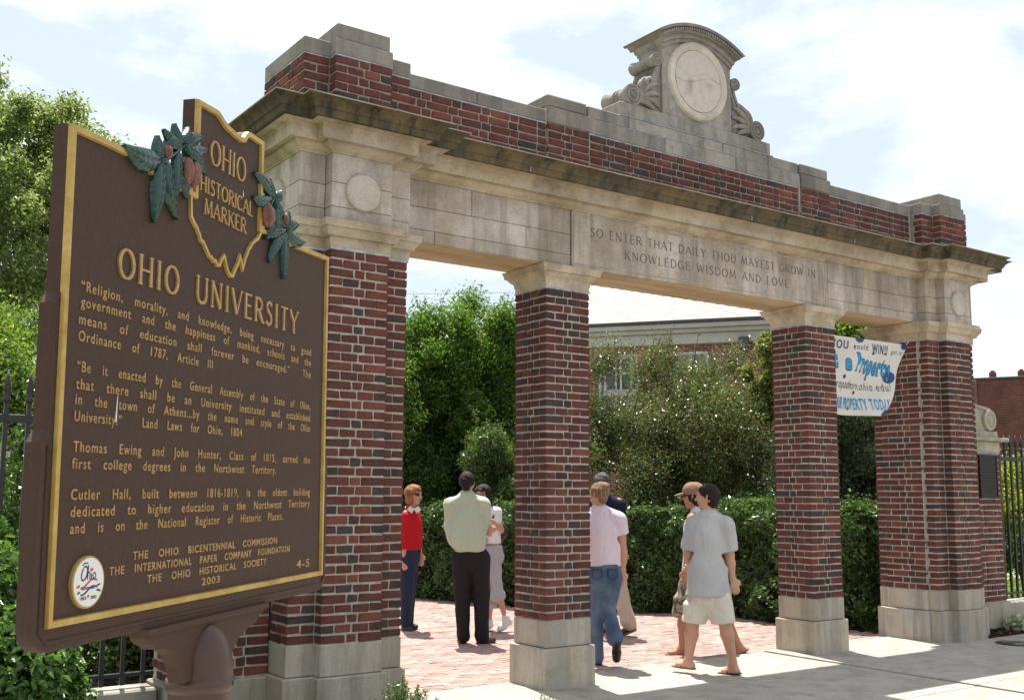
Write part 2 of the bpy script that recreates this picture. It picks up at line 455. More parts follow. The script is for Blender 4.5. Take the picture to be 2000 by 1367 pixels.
allbricks = []          # (brick, host)
def host_piece(name, rects, z0, z1, ins=.006, mt=None):
    b = MB()
    for i, (x0, x1, y0, y1) in enumerate(rects): b.box(x0+ins, x1-ins, y0+ins, y1-ins, z0, z1+i*.0003, .002)
    return b.build(name, mt or M_MORTAR, gate, fix=False)

# pillars
for sx in (-1, 1):
    x0, x1 = (1.4538, 1.9298) if sx > 0 else (-1.9298, -1.4538)
    y0, y1 = -.0496, .4019
    p = host_piece('pillar', [(x0, x1, y0, y1)], ZB2-.01, ZBT+.02)
    for b in rect_bricks(x0, x1, y0, y1, ZB2, 41, pd=.27): allbricks.append((b, p))
    pl = MB(); e = .0302
    pl.box(x0-e, x1+e, y0-e, y1+e, -.05, ZB1, .008); pl.build('base_block', M_PLINTH, p, fix=False)
    pl = MB(); pl.box(x0-.004, x1+.004, y0-.004, y1+.004, ZB1+.003, ZB2, .007); pl.build('plinth_block', M_PLINTH, p, fix=False)
    cp = MB(); plan = [(x0, y0), (x1, y0), (x1, y1), (x0, y1)]
    cp.sweep(plan, [(.001, 3.352), (.003, 3.372), (.001, 3.38), (.012, 3.43), (.016, 3.442), (.03, 3.452), (.05, 3.475), (.059, 3.486), (.074, 3.49), (.076, 3.515), (.086, 3.535), (.088, 3.5485), (.07, 3.551)])
    cp.build('capital', M_BED, p, auto=35)
    fl = MB(); fl.sweep(plan, [(.004, 3.345), (.009, 3.347), (.009, 3.358), (.004, 3.36)]); fl.build('lead_joint', M_FLASH, p)

# end piers
def pier_plan(sx, back=True):
    """stepped outline of one end pier, CCW, seen from above"""
    f = [(XA, YA+.0), (XB, YA), (XB, YB), (XC1, YB), (XC1, YCf), (XC2, YCf), (XC2, YB), (XB2, YB)]
    f = [(XA, YA), (XB, YA), (XB, YB), (XC1, YB), (XC1, YCf), (XC2, YCf), (XC2, YB), (XB2, YB)]
    bk = [(x, mir(y)) for x, y in reversed(f)]
    P = f+bk
    if sx < 0: P = [(-x, y) for x, y in reversed(P)]
    return P
LEDGE = [(.0, 3.352), (.013, 3.374), (.013, 3.434), (.018, 3.438), (.04, 3.44), (.048, 3.46), (.066, 3.488), (.07, 3.495), (.08, 3.499), (.082, 3.53), (.09, 3.545), (.078, 3.554)]
for sx in (-1, 1):
    R = [(XA, XB2-.01, YA, mir(YA)), (XB, XB2, YB, mir(YB)), (XC1, XC2, YCf, mir(YCf))]
    R = [(sx*a, sx*b, c, d) if sx > 0 else (-b, -a, c, d) for a, b, c, d in R]
    p = host_piece('end_pier', R, ZB2-.01, ZBT+.02)
    rr = random.Random(11+sx)
    B = []
    def face(x0, y0, u, n, L, e0, e1, par): 
        if sx < 0 :
            x0 = -x0; u = (-u[0], u[1]); n = (-n[0], n[1])
        B.extend(wall_bricks((x0, y0), u, n, L, ZB2, 41, e0, e1, par, pd=.22, r=rr))
    for s_, my in ((0, lambda y: y), (1, mir)):
        k = 1 if s_ == 0 else -1
        face(XC1, my(YCf), (1, 0), (0, -k), XC2-XC1, 'ext', 'ext', 0)
        face(XB, my(YB), (1, 0), (0, -k), XC1-XB, 'ext', 'int', 0)
        face(XC2, my(YB), (1, 0), (0, -k), XB2-XC2, 'int', 'ext', 0)
        face(XC1, my(YCf), (0, k), (-1, 0), YB-YCf+.0, 'ext', 'int', 1)
        face(XC2, my(YCf), (0, k), (1, 0), YB-YCf, 'ext', 'int', 1)
        face(XB, my(YB), (0, k), (-1, 0), YA-YB, 'ext', 'int', 1)
    # narrow returns: one header per other course
    def short(x0, y0, nx, L, k):
        for kk in range(41):
            if kk % 2 == 1: continue
            cx_ = x0-nx*(BD/2-.003); 
            B.append(((sx*cx_, y0+k*L/2, ZB2+(kk+.5)*CH), (BD, L-.004, CH-JT), brick_color(rr, .3), (sx*nx, 0)))
    face(XA, YA, (0, 1), (-1, 0), mir(YA)-YA, 'int', 'int', 1)
    face(XB2, YB, (0, 1), (1, 0), mir(YB)-YB, 'ext', 'ext', 1)
    for b in B: allbricks.append((b, p))
    plan = pier_plan(sx)
    e = .0302
    def plinth(name, o, z0, z1, c):
        b = MB()
        for i, (a0, a1, c0, c1) in enumerate(R): b.box(a0-o, a1+o, c0-o, c1+o, z0, z1+i*.0004, c)
        b.build(name, M_PLINTH, p, fix=False)
    plinth('base_block', e, -.05, ZB1, .009); plinth('plinth_block', .004, ZB1+.003, ZB2, .007)
    b = MB(); b.sweep(plan, LEDGE); b.build('ledge_mould', M_BED, p, auto=35)
    b = MB(); b.sweep(plan, [(.003, 3.343), (.008, 3.346), (.008, 3.36), (.003, 3.362)]); b.build('lead_joint', M_FLASH, p)

# entablature plan (whole gate)
F_ = [(-XB2, YB), (-XC2, YB), (-XC2, YCf), (-XC1, YCf), (-XC1, YB), (-XB, YB), (-XB, YA), (XB, YA), (XB, YB), (XC1, YB), (XC1, YCf), (XC2, YCf), (XC2, YB), (XB2, YB)]
GPLAN = F_+[(x, mir(y)) for x, y in reversed(F_)]
# frieze of stones
core = MB(); core.box(-XB2+.02, XB2-.02, YA+.02, mir(YA)-.02, 3.562, 4.06, .002)
for s_ in (-1, 1):
    core.box(*sorted((s_*(XB+.02), s_*(XB2-.02))), YB+.02, mir(YB)-.02, 3.562, 4.058, .002)
    core.box(*sorted((s_*(XC1+.02), s_*(XC2-.02))), YCf+.02, mir(YCf)-.02, 3.562, 4.056, .002)
frieze = core.build('frieze', M_STONE, gate, fix=False)
ZJ = [3.556, 3.66, 3.842, 4.06]
def stone(x0, x1, y0, y1, z0, z1, mt=None, c=.003, name='stone', par=None):
    b = MB(); b.box(min(x0, x1), max(x0, x1), y0, y1, z0, z1, c); return b.build(name, mt or M_STONE, par or frieze, fix=False)
g2 = .0018
for s_ in (-1, 1):
    for k in range(3):
        z0, z1 = ZJ[k]+g2, ZJ[k+1]-g2
        stone(s_*(XC1-.012), s_*(XC2+.012), YCf-.012, mir(YCf)+.012, z0, z1)
        stone(s_*(XB-.012), s_*(XC1-.016), YB-.012, mir(YB)+.012, z0+.001*s_, z1)
        stone(s_*(XC2+.016), s_*(XB2+.012), YB-.012, mir(YB)+.012, z0, z1)
    # round plain medallions, front and outer side
    zc = 3.79
    b = MB(); b.lathe([(.0, -.045), (.128, -.045), (.138, -.038), (.141, -.02), (.141, .01)], ((s_*(XC1+XC2)/2), YCf, zc), 40, 'y'); b.build('roundel', M_MEDAL, frieze, auto=30)
    b = MB(); V0 = [(.0, -.045), (.128, -.045), (.138, -.038), (.141, -.02), (.141, .01)]
    b.lathe([(r_, -h) for r_, h in V0], (0, 0, 0), 40, 'z'); o = b.build('roundel', M_MEDAL, frieze, auto=30)
    o.rotation_euler = (0, pi/2*s_, 0); o.location = (s_*(XB2+.0), YC, zc)
# beam stones between piers (front and back) and the inscription panel
segs = {-1: [-XB, -2.72, -1.69], 1: [1.80, 2.42, XB]}
for s_, xs_ in segs.items():
    for k in range(3):
        z0, z1 = ZJ[k]+g2, ZJ[k+1]-g2
        cuts = list(xs_)
        if k == 1: cuts[1] += .55*(1 if s_ < 0 else .5)
        if k == 0: cuts[1] -= .35
        for a, b_ in zip(cuts, cuts[1:]):
            stone(a+g2, b_-g2, YA-.006, YA+.05, z0, z1)
for k in range(3):
    for i in range(6):
        a = -XB+i*2*XB/6; stone(a+g2, a+2*XB/6-g2, mir(YA)-.05, mir(YA)+.006, ZJ[k]+g2, ZJ[k+1]-g2)
b = MB(); b.box(-1.68, 1.79, YA-.012, YA+.05, 3.557, 4.06, .004); b.build('inscription_panel', M_STONE, frieze, fix=False)
b = MB()
for (a0, a1, c0, c1) in ((-1.66, 1.73, 4.015, 4.027), (-1.66, 1.73, 3.588, 3.596), (-1.66, -1.648, 3.596, 4.015), (1.718, 1.73, 3.596, 4.015), (1.745, 1.752, 3.59, 4.02)):
    b.box(a0, a1, YA-.018, YA-.005, c0, c1, .002)
b.build('panel_border', M_BED, frieze, fix=False)
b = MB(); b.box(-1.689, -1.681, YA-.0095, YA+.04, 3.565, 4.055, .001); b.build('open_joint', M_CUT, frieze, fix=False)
# soffit slabs
for a, c in ((-XB+.02, -1.87), (-1.4, 1.4), (1.87, XB-.02)):
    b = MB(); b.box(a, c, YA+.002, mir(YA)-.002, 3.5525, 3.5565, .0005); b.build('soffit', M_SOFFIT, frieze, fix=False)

# cornice in three mouldings
corn = MB().sweep(GPLAN, [(.012, 4.058), (.02, 4.06), (.022, 4.07), (.045, 4.08), (.075, 4.10), (.083, 4.112), (.084, 4.128), (.05, 4.13)]).build('cornice', M_BED, gate, auto=30)
b = MB().sweep(GPLAN, [(.084, 4.1285), (.12, 4.118), (.15, 4.113), (.153, 4.12), (.157, 4.207), (.165, 4.217), (.20, 4.219), (.232, 4.2245), (.10, 4.2255)]); b.build('bed_mould', M_BED, corn, auto=30)
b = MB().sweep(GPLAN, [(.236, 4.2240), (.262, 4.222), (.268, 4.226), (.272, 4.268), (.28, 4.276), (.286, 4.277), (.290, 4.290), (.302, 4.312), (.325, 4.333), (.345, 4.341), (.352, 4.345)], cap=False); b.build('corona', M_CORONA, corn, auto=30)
M_TOPSUN = stone_mat('limestone_drip_edge', (.40, .37, .31), (.2, .18, .15), (.36, .32, .25), .4, .4)
b = MB().sweep(GPLAN, [(.30, 4.343), (.353, 4.3455), (.355, 4.354), (.345, 4.357), (.0, 4.385)], cap=False); b.build('drip_edge', M_TOPSUN, corn, auto=30)
# vertical repair joints on the corona
for x in (-2.32, .34, 1.92):
    b = MB(); b.box(x-.004, x+.004, YA-.278, YA-.26, 4.228, 4.272, .001); b.build('mortar_joint', M_FLASH, corn, fix=False)

# attic: parapet
XP = XB
def attic_box(name, x0, x1, y0, y1, z0, z1, mt=M_COPING, par=None, c=.008):
    b = MB(); b.box(x0, x1, y0, y1, z0, z1, c); return b.build(name, mt, par, fix=False)
PY = -.035
para = host_piece('parapet', [(-XP, XP, PY, mir(PY))], 4.36, 4.822, mt=M_MORTARD)
rr = random.Random(3)
NA = 7; ZA0 = 4.82-NA*CH
LP = [(-XP, -1.918), (-1.42, 1.42), (1.918, XP)]
for a, c in LP:
    for b in wall_bricks((a, PY), (1, 0), (0, -1), c-a, ZA0, NA, 'int', 'int', 0, pd=.2, bright=1.12, r=rr): allbricks.append((b, para))
    for b in wall_bricks((a, mir(PY)), (1, 0), (0, 1), c-a, ZA0, NA, 'int', 'int', 0, pd=.2, bright=1.12, r=rr): allbricks.append((b, para))
for a, c in ((-XP, -1.92), (1.92, XP)):
    mid = (a+c)/2
    for q0, q1 in ((a, mid-.002), (mid+.002, c)): attic_box('coping_stone', q0, q1, PY-.012, mir(PY)+.012, 4.823, 4.940, par=para)
for s_ in (-1, 1):
    x0, x1 = sorted((s_*1.4503, s_*1.9183)); y0 = -.062; y1 = mir(y0)
    hp = host_piece('parapet_pier', [(x0, x1, y0, y1)], 4.36, 4.822, mt=M_MORTARD)
    for b in wall_bricks((x0, y0), (1, 0), (0, -1), x1-x0, ZA0, NA, 'int', 'int', 0, pd=.15, bright=1.12, r=rr): allbricks.append((b, hp))
    for b in wall_bricks((x0, y1), (1, 0), (0, 1), x1-x0, ZA0, NA, 'int', 'int', 0, pd=.15, bright=1.12, r=rr): allbricks.append((b, hp))
    attic_box('coping_stone', x0-.004, x1+.008, y0-.008, y1+.008, 4.823, 4.970, par=hp)
    attic_box('cap_stone', x0+.004, x1-.012, y0+.012, y1-.012, 4.973, 5.090, par=hp, c=.014)
for q0, q1 in ((-1.445, -.5), (-.496, .47), (.474, 1.445)):
    attic_box('coping_stone', q0, q1, PY-.012, mir(PY)+.012, 4.823, 4.966, M_TABLET if abs(q0) < .6 else M_COPING, par=para)
for q0, q1 in ((-1.44, -.95), (-.946, .3), (.304, .97), (.974, 1.44)):
    attic_box('cap_stone', q0, q1, PY+.002, mir(PY)-.002, 4.969, 5.085, M_TABLET if -1 < q0 < .5 else M_COPING, par=para)
b = MB()
b.box(-XP, -1.92, PY-.006, PY+.02, 4.812, 4.824, .002); b.box(-1.44, 1.44, PY-.006, PY+.02, 4.812, 4.824, .002); b.box(1.92, XP, PY-.006, PY+.02, 4.812, 4.824, .002)
b.box(-1.44, 1.44, PY-.006, PY+.02, 4.9655, 4.9695, .001); b.box(-1.05, 1.05, PY-.002, PY+.02, 5.084, 5.090, .001)
b.build('lead_joint', M_FLASH, para, fix=False)
for x, za_ in ((-1.93, 4.80), (1.43, 4.55), (XP-.012, 4.42)):
    b = MB(); b.box(x-.006, x+.006, PY-.016, PY+.02, za_, 4.94, .001); b.build('mortar_joint', M_MORTAR, para, fix=False)
# pier attic blocks
for s_ in (-1, 1):
    R = [(XB, XB2, YB, mir(YB)), (XC1, XC2, YCf, mir(YCf))]
    R = [tuple([*sorted((s_*a, s_*b_)), c, d]) for a, b_, c, d in R]
    hp = host_piece('attic_pier', R, 4.36, 4.822, mt=M_MORTARD)
    rr = random.Random(20+s_)
    BB = []
    def face(x0, y0, u, n, L, e0, e1, par):
        if s_ < 0: x0 = -x0; u = (-u[0], u[1]); n = (-n[0], n[1])
        BB.extend(wall_bricks((x0, y0), u, n, L, ZA0, NA, e0, e1, par, pd=.2, bright=1.12, r=rr))
    for my, k in ((lambda y: y, 1), (mir, -1)):
        face(XC1, my(YCf), (1, 0), (0, -k), XC2-XC1, 'ext', 'ext', 0)
        face(XB, my(YB), (1, 0), (0, -k), XC1-XB, 'ext', 'int', 0)
        face(XC2, my(YB), (1, 0), (0, -k), XB2-XC2, 'int', 'ext', 0)
        face(XC1, my(YCf), (0, k), (-1, 0), YB-YCf, 'ext', 'int', 1)
        face(XC2, my(YCf), (0, k), (1, 0), YB-YCf, 'ext', 'int', 1)
    face(XB2, YB, (0, 1), (1, 0), mir(YB)-YB, 'ext', 'ext', 1)
    face(XB, YB, (0, 1), (-1, 0), YA-YB, 'ext', 'int', 1)
    for b in BB: allbricks.append((b, hp))
    b = MB()
    for i, (a0, a1, c0, c1) in enumerate(R): b.box(a0-.004, a1+.004, c0-.004, c1+.004, 4.824, 4.946+i*.001, .006)
    b.build('coping_stone', M_COPING, hp, fix=False)
    a0, a1, c0, c1 = R[1]; attic_box('cap_stone', a0+.014, a1-.014, c0+.014, c1-.014, 4.951, 5.074, par=hp)
    b = MB()
    for i, (a0, a1, c0, c1) in enumerate(R): b.box(a0-.002, a1+.002, c0-.002, c1+.002, 4.812+i*.0005, 4.824, .003)
    b.box(R[1][0]+.008, R[1][1]-.008, R[1][2]+.008, R[1][3]-.008, 4.9465, 4.9515, .001)
    b.build('lead_joint', M_FLASH, hp, fix=False)

# tablet with round seal, hood and scrolls
TY0, TY1 = .01, .342
tab = MB(); tab.box(-1.035, 1.035, -.012, mir(-.012), 5.091, 5.232, .008)
tab = tab.build('tablet', M_TABLET, gate, fix=False)
def arc(hw, z_s, z_p, n=24):
    sg = z_p-z_s; R_ = (hw*hw+sg*sg)/(2*sg); th = math.asin(hw/R_)
    return [(R_*sin(t), z_p-R_+R_*cos(t)) for t in np.linspace(-th, th, n)]
body = [(-.475, 5.233), (.475, 5.233)]+list(reversed(arc(.475, 5.985, 6.13)))
b = MB(); b.prism(body, TY0, TY1); b.build('tablet_body', M_TABLET, tab, auto=25)
def arch_band(hw0, zs0, zp0, hw1, zs1, zp1, y0, y1, name, mt):
    A = arc(hw0, zs0, zp0); B = arc(hw1, zs1, zp1); b = MB(); b.prism(list(reversed(A))+B, y0, y1) if False else None
    b = MB(); poly = A+list(reversed(B)); b.prism(poly, y0, y1); return b.build(name, mt, tab, auto=25)
arch_band(.470, 5.90, 6.045, .492, 5.945, 6.085, TY0-.022, TY1+.022, 'hood_mould', M_TABLET)
arch_band(.485, 5.94, 6.080, .512, 5.985, 6.125, TY0-.045, TY1+.045, 'hood_mould', M_TABLET)
arch_band(.505, 5.98, 6.120, .560, 6.020, 6.172, TY0-.085, TY1+.085, 'hood', M_COPING)
arch_band(.555, 6.02, 6.172, .585, 6.035, 6.200, TY0-.115, TY1+.115, 'hood', M_COPING)
A = arc(.548, 6.0, 6.158, 37)
for (x, z) in A[1:-1]:
    b = MB(); b.box(x-.009, x+.009, TY0-.108, TY0-.080, z-.022, z+.004, .003); b.build('dentil', M_TABLET, tab, fix=False)
sc = (0, TY0, 5.66)
b = MB(); b.lathe([(.0, -.012), (.315, -.012), (.322, -.022), (.335, -.026), (.345, -.03), (.372, -.04), (.392, -.032), (.402, -.018), (.405, .01)], sc, 64, 'y'); b.build('seal_ring', M_MEDAL, tab, auto=30)
# carved relief landscape inside the ring
def relief():
    n = 90; V = []; F = []; K = []
    for i in range(n):
        for j in range(n):
            x = (i/(n-1)-.5)*.63; z = (j/(n-1)-.5)*.63
            r_ = math.hypot(x, z)
            if r_ > .312: x *= .312/r_; z *= .312/r_
            h = .002*sin(x*47+z*13)+.003*sin(x*19-z*29)
            hill = .03+.02*sin(x*14+1)+.012*sin(x*33)
            h += .006/(1+math.exp((z-hill)*120))
            h += .018*math.exp(-((x+.13)/.045)**2)/(1+math.exp((z+.01)*90))/(1+math.exp(-(z+.16)*90))      # sheaf
            h += .014*math.exp(-((x-.14)/.07)**2-((z-.0)/.05)**2)+.010*math.exp(-((z-.04-.08*sin(x*8))/.02)**2)*math.exp(-(x/.22)**2)
            h -= .006*math.exp(-((z+.17)/.015)**2)
            V.append((x, TY0-.015-max(0, h), 5.66+z))
            dk = .34*math.exp(-((x+.13)/.035)**2)/(1+math.exp((z+.0)*90))/(1+math.exp(-(z+.15)*90))+.26*math.exp(-((x-.14)/.06)**2-((z+.01)/.03)**2)+.22*math.exp(-((z-.01-.05*sin(x*8))/.008)**2)+.2*math.exp(-((z-.07-.03*sin(x*15))/.006)**2)  # shade of the carving put into the vertex colour
            K.append([c_*(1-min(.4, dk)) for c_ in (.60, .535, .455)])
    for i in range(n-1):
        for j in range(n-1): F.append((i*n+j, (i+1)*n+j, (i+1)*n+j+1, i*n+j+1))
    mesh('seal_relief', V, F, M_SEAL, tab, smooth=True, cols=np.array(K))
relief()
for s_ in (-1, 1):
    # scroll web: concave curve from the upper small volute to the lower large one
    ctl = [(.515, 5.80), (.535, 5.66), (.60, 5.50), (.70, 5.40), (.80, 5.375), (.86, 5.43)]
    cu = []
    for t in np.linspace(0, 1, 26):
        P_ = [np.array(c_) for c_ in ctl]
        while len(P_) > 1: P_ = [a_*(1-t)+b_*t for a_, b_ in zip(P_, P_[1:])]
        cu.append((s_*P_[0][0], P_[0][1]))
    poly = [(s_*.474, 5.234), (s_*.474, 5.80)]+cu+[(s_*.93, 5.32), (s_*.90, 5.234)]
    b = MB(); b.prism(poly, TY0+.03, TY1-.03); sb = b.build('scroll', M_TABLET, tab)
    for k_, (dx_, dz_, yy) in enumerate(((.022, .018, .004), (.045, .038, .016))):
        inner = [(x-s_*dx_, z-dz_) for x, z in cu]
        b = MB(); b.prism([(x-s_*dx_*.0 if k_ == 0 else x-s_*.026, z if k_ == 0 else z-.022) for x, z in cu]+list(reversed(inner)), TY0+yy, TY1-yy); b.build('scroll_rib', M_TABLET, tab)
    for (cx_, cz_, rr_) in ((s_*.545, 5.765, .066), (s_*.86, 5.335, .110)):
        b = MB(); y0, y1 = TY0-.01, TY1+.01; k = y1-y0
        prof = [(.0, y0-.006), (rr_*.22, y0-.006), (rr_*.30, y0+.010), (rr_*.42, y0+.012), (rr_*.47, y0-.002), (rr_*.60, y0-.002), (rr_*.66, y0+.010), (rr_*.74, y0+.010), (rr_*.80, y0-.002), (rr_*.95, y0), (rr_, y0+.02), (rr_*.86, y0+k*.2), (rr_*.72, y0+k*.38),
                (rr_*.86, y0+k*.42), (rr_*.86, y0+k*.46), (rr_*.74, y0+k*.48), (rr_*.74, y0+k*.52), (rr_*.86, y0+k*.54), (rr_*.86, y0+k*.58), (rr_*.72, y0+k*.62), (rr_*.86, y0+k*.8), (rr_, y1-.02), (rr_*.95, y1), (0, y1)]
        b.lathe(prof, (cx_, 0, cz_), 28, 'y'); b.build('volute', M_TABLET, tab, auto=30)
    # acanthus leaves: raised ribs fanning from the lower volute
    for k, (a, ln) in enumerate(((168, .30), (150, .36), (132, .40), (116, .36), (186, .26), (104, .28))):
        a = rad(a); p = []
        for t in np.linspace(0, 1, 9):
            aa = a+.55*(t-.3)**2
            p.append((s_*(.80+ln*t*cos(aa)), TY0+.028-.022*sin(pi*t), 5.31+ln*t*sin(aa)))
        p = [q for q in p if abs(q[0]) > .49 and q[2] > 5.235]
        if len(p) > 2:
            b = MB(); b.tube(p, [.010+.018*sin(pi*(i+1)/(len(p)+1)) for i in range(len(p))], 8); b.build('acanthus_leaf', M_TABLET, tab, smooth=True)

# ---------------- distribute bricks: 300 nearest visible as parts, the rest joined per host
def brick_score(b):
    c, d, col, n = b
    rel = np.array(c)-CAM; z = rel@CF; px = CX+FPX*(rel@CR)/z; py = CY-FPX*(rel@CU)/z
    facing = -(rel[0]*n[0]+rel[1]*n[1])
    if facing < .3 or not (560 < px < 1960) or not(0 < py < 1367): return 1e3+z
    if px < 646 and 480 < py < 1140: return 1e3+z
    w = max(d[0], d[1]) if (d[0] > .12 or d[1] > .12) else .1
    return z
allbricks.sort(key=lambda q: brick_score(q[0]))
rr = random.Random(9); rest = {}
for i, (b, h) in enumerate(allbricks):
    if i < 300:
        o = link('brick', brick_mesh(b[1], b[2], rr), h); o.location = b[0]
    else: rest.setdefault(h.name, (h, []))[1].append(b)
for h, lst in rest.values(): joined_bricks(lst, 'brickwork', h, rr)

# ------------------------------------------------------------------ lettering
GL = {  # flared capitals: (width, [strokes: (points, thickness factor)])
'A': (.78, [([(0, 0), (.39, 1)], .6), ([(.39, 1), (.78, 0)], 1.2), ([(.16, .36), (.62, .36)], .6)]),
'C': (.75, ['arc', (.40, .5, .40, .5, 50, 310)]),
'D': (.80, [([(.1, 0), (.1, 1)], 1.2), ([(.1, 1), (.35, 1), (.6, .88), (.74, .65), (.76, .5), (.74, .35), (.6, .12), (.35, 0), (.1, 0)], .9)]),
'E': (.60, [([(.1, 0), (.1, 1)], 1.2), ([(.1, 1), (.58, 1)], .6), ([(.1, .53), (.50, .53)], .6), ([(.1, 0), (.60, 0)], .6)]),
'G': (.82, ['arc', (.42, .5, .40, .5, 48, 325)]),
'H': (.80, [([(.1, 0), (.1, 1)], 1.2), ([(.72, 0), (.72, 1)], 1.2), ([(.1, .5), (.72, .5)], .6)]),
'I': (.26, [([(.13, 0), (.13, 1)], 1.2)]),
'K': (.75, [([(.1, 0), (.1, 1)], 1.2), ([(.68, 1), (.14, .45)], .6), ([(.28, .58), (.74, 0)], 1.2)]),
'L': (.58, [([(.1, 0), (.1, 1)], 1.2), ([(.1, 0), (.58, 0)], .6)]),
'M': (.98, [([(.08, 0), (.16, 1)], .7), ([(.16, 1), (.49, .08)], 1.2), ([(.49, .08), (.82, 1)], .6), ([(.82, 1), (.92, 0)], 1.2)]),
'N': (.82, [([(.1, 0), (.1, 1)], .7), ([(.1, 1), (.72, 0)], 1.2), ([(.72, 0), (.72, 1)], .7)]),
'O': (.86, ['arc', (.43, .5, .39, .5, 0, 360)]),
'P': (.62, [([(.1, 0), (.1, 1)], 1.2), ([(.1, 1), (.4, 1), (.56, .9), (.6, .74), (.56, .58), (.4, .47), (.1, .47)], .8)]),
'R': (.72, [([(.1, 0), (.1, 1)], 1.2), ([(.1, 1), (.4, 1), (.56, .9), (.6, .75), (.56, .6), (.4, .5), (.1, .5)], .8), ([(.34, .5), (.72, 0)], 1.2)]),
'S': (.58, [([(.50, .86), (.42, .96), (.28, 1.0), (.14, .93), (.09, .78), (.14, .64), (.30, .53), (.44, .42), (.51, .27), (.46, .1), (.30, 0), (.14, .03), (.06, .13)], 1.0)]),
'T': (.68, [([(.34, 0), (.34, 1)], 1.2), ([(.02, 1), (.66, 1)], .6)]),
'U': (.80, [([(.1, 1), (.1, .3), (.16, .12), (.28, .02), (.42, 0), (.56, .03), (.67, .13), (.72, .3), (.72, 1)], .95)]),
'V': (.78, [([(.02, 1), (.40, 0)], 1.2), ([(.40, 0), (.76, 1)], .6)]),
'W': (1.10, [([(.02, 1), (.30, 0)], 1.2), ([(.30, 0), (.55, .95)], .6), ([(.55, .95), (.80, 0)], 1.2), ([(.80, 0), (1.08, 1)], .6)]),
'Y': (.76, [([(.38, .45), (.38, 0)], 1.2), ([(.02, 1), (.38, .45)], 1.2), ([(.38, .45), (.74, 1)], .6)]),
}
SERIF = {'A': [(0, 0), (.78, 0)], 'D': [(.1, 0), (.1, 1)], 'E': [(.1, 0), (.1, 1)], 'H': [(.1, 0), (.1, 1), (.72, 0), (.72, 1)], 'I': [(.13, 0), (.13, 1)],
'K': [(.1, 0), (.1, 1), (.68, 1), (.74, 0)], 'L': [(.1, 0), (.1, 1)], 'M': [(.08, 0), (.16, 1), (.92, 0), (.82, 1)], 'N': [(.1, 0), (.1, 1), (.72, 1)], 'P': [(.1, 0), (.1, 1)],
'R': [(.1, 0), (.1, 1), (.74, 0)], 'T': [(.34, 0)], 'U': [(.1, 1), (.72, 1)], 'V': [(.02, 1), (.76, 1)], 'W': [(.02, 1), (1.08, 1)], 'Y': [(.02, 1), (.74, 1), (.38, 0)]}
def caps_line(text, x0, x1, z0, h, weight, y0, y1, space=.55, track=.22, serif=.13, mt=None, par=None):
    """capitals as prisms between y0 and y1, fitted from x0 to x1; every letter an object"""
    total = 0
    for ch in text: total += (space if ch == ' ' else GL[ch][0]+track)
    total -= track; sx = (x1-x0)/total; x = 0.; cur = [None]
    def quad(p, q, t, e=0.):
        p = np.array([x0+(x+p[0])*sx, z0+p[1]*h]); q = np.array([x0+(x+q[0])*sx, z0+q[1]*h])
        d = q-p; ln = np.linalg.norm(d)
        if ln < 1e-7: return
        d /= ln; n = np.array([-d[1], d[0]])*t/2; p = p-d*t*e; q = q+d*t*e
        y_ = y0-.00004*(quad.c % 7); quad.c += 1
        cur[0].prism([tuple(p-n), tuple(q-n), tuple(q+n), tuple(p+n)], y_, y1)
    quad.c = 0
    for ch in text:
        if ch == ' ': x += space; continue
        cur[0] = MB(); quad.c = 0
        w, st = GL[ch]
        if st[0] == 'arc':
            cx, cy, rx, ry, a0, a1 = st[1]; n = 22; pr_ = None
            for i in range(n+1):
                a = rad(a0+(a1-a0)*i/n); q = (cx+rx*cos(a), cy+ry*sin(a))
                if pr_ is not None:
                    th = weight*(.55+.75*abs(cos(rad(a0+(a1-a0)*(i-.5)/n)))); quad(pr_, q, th, .12)
                pr_ = q
            if ch == 'G': quad((.78, .45), (.78, .10), weight*1.1); quad((.60, .45), (.86, .45), weight*.6)
        else:
            for pts, tf in st:
                for p, q in zip(pts, pts[1:]): quad(p, q, weight*tf, .1 if len(pts) > 2 else 0)
            for (sx_, sy_) in SERIF.get(ch, []):
                if serif: quad((sx_-serif, sy_), (sx_+serif, sy_), weight*.55)
        x += w+track
        cur[0].build('letter', mt, par, fix=False)
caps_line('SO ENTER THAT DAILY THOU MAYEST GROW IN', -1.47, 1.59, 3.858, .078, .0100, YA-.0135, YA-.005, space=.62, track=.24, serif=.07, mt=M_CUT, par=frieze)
caps_line('KNOWLEDGE WISDOM AND LOVE', -1.07, 1.16, 3.702, .078, .0100, YA-.0135, YA-.005, space=.75, track=.26, serif=.07, mt=M_CUT, par=frieze)

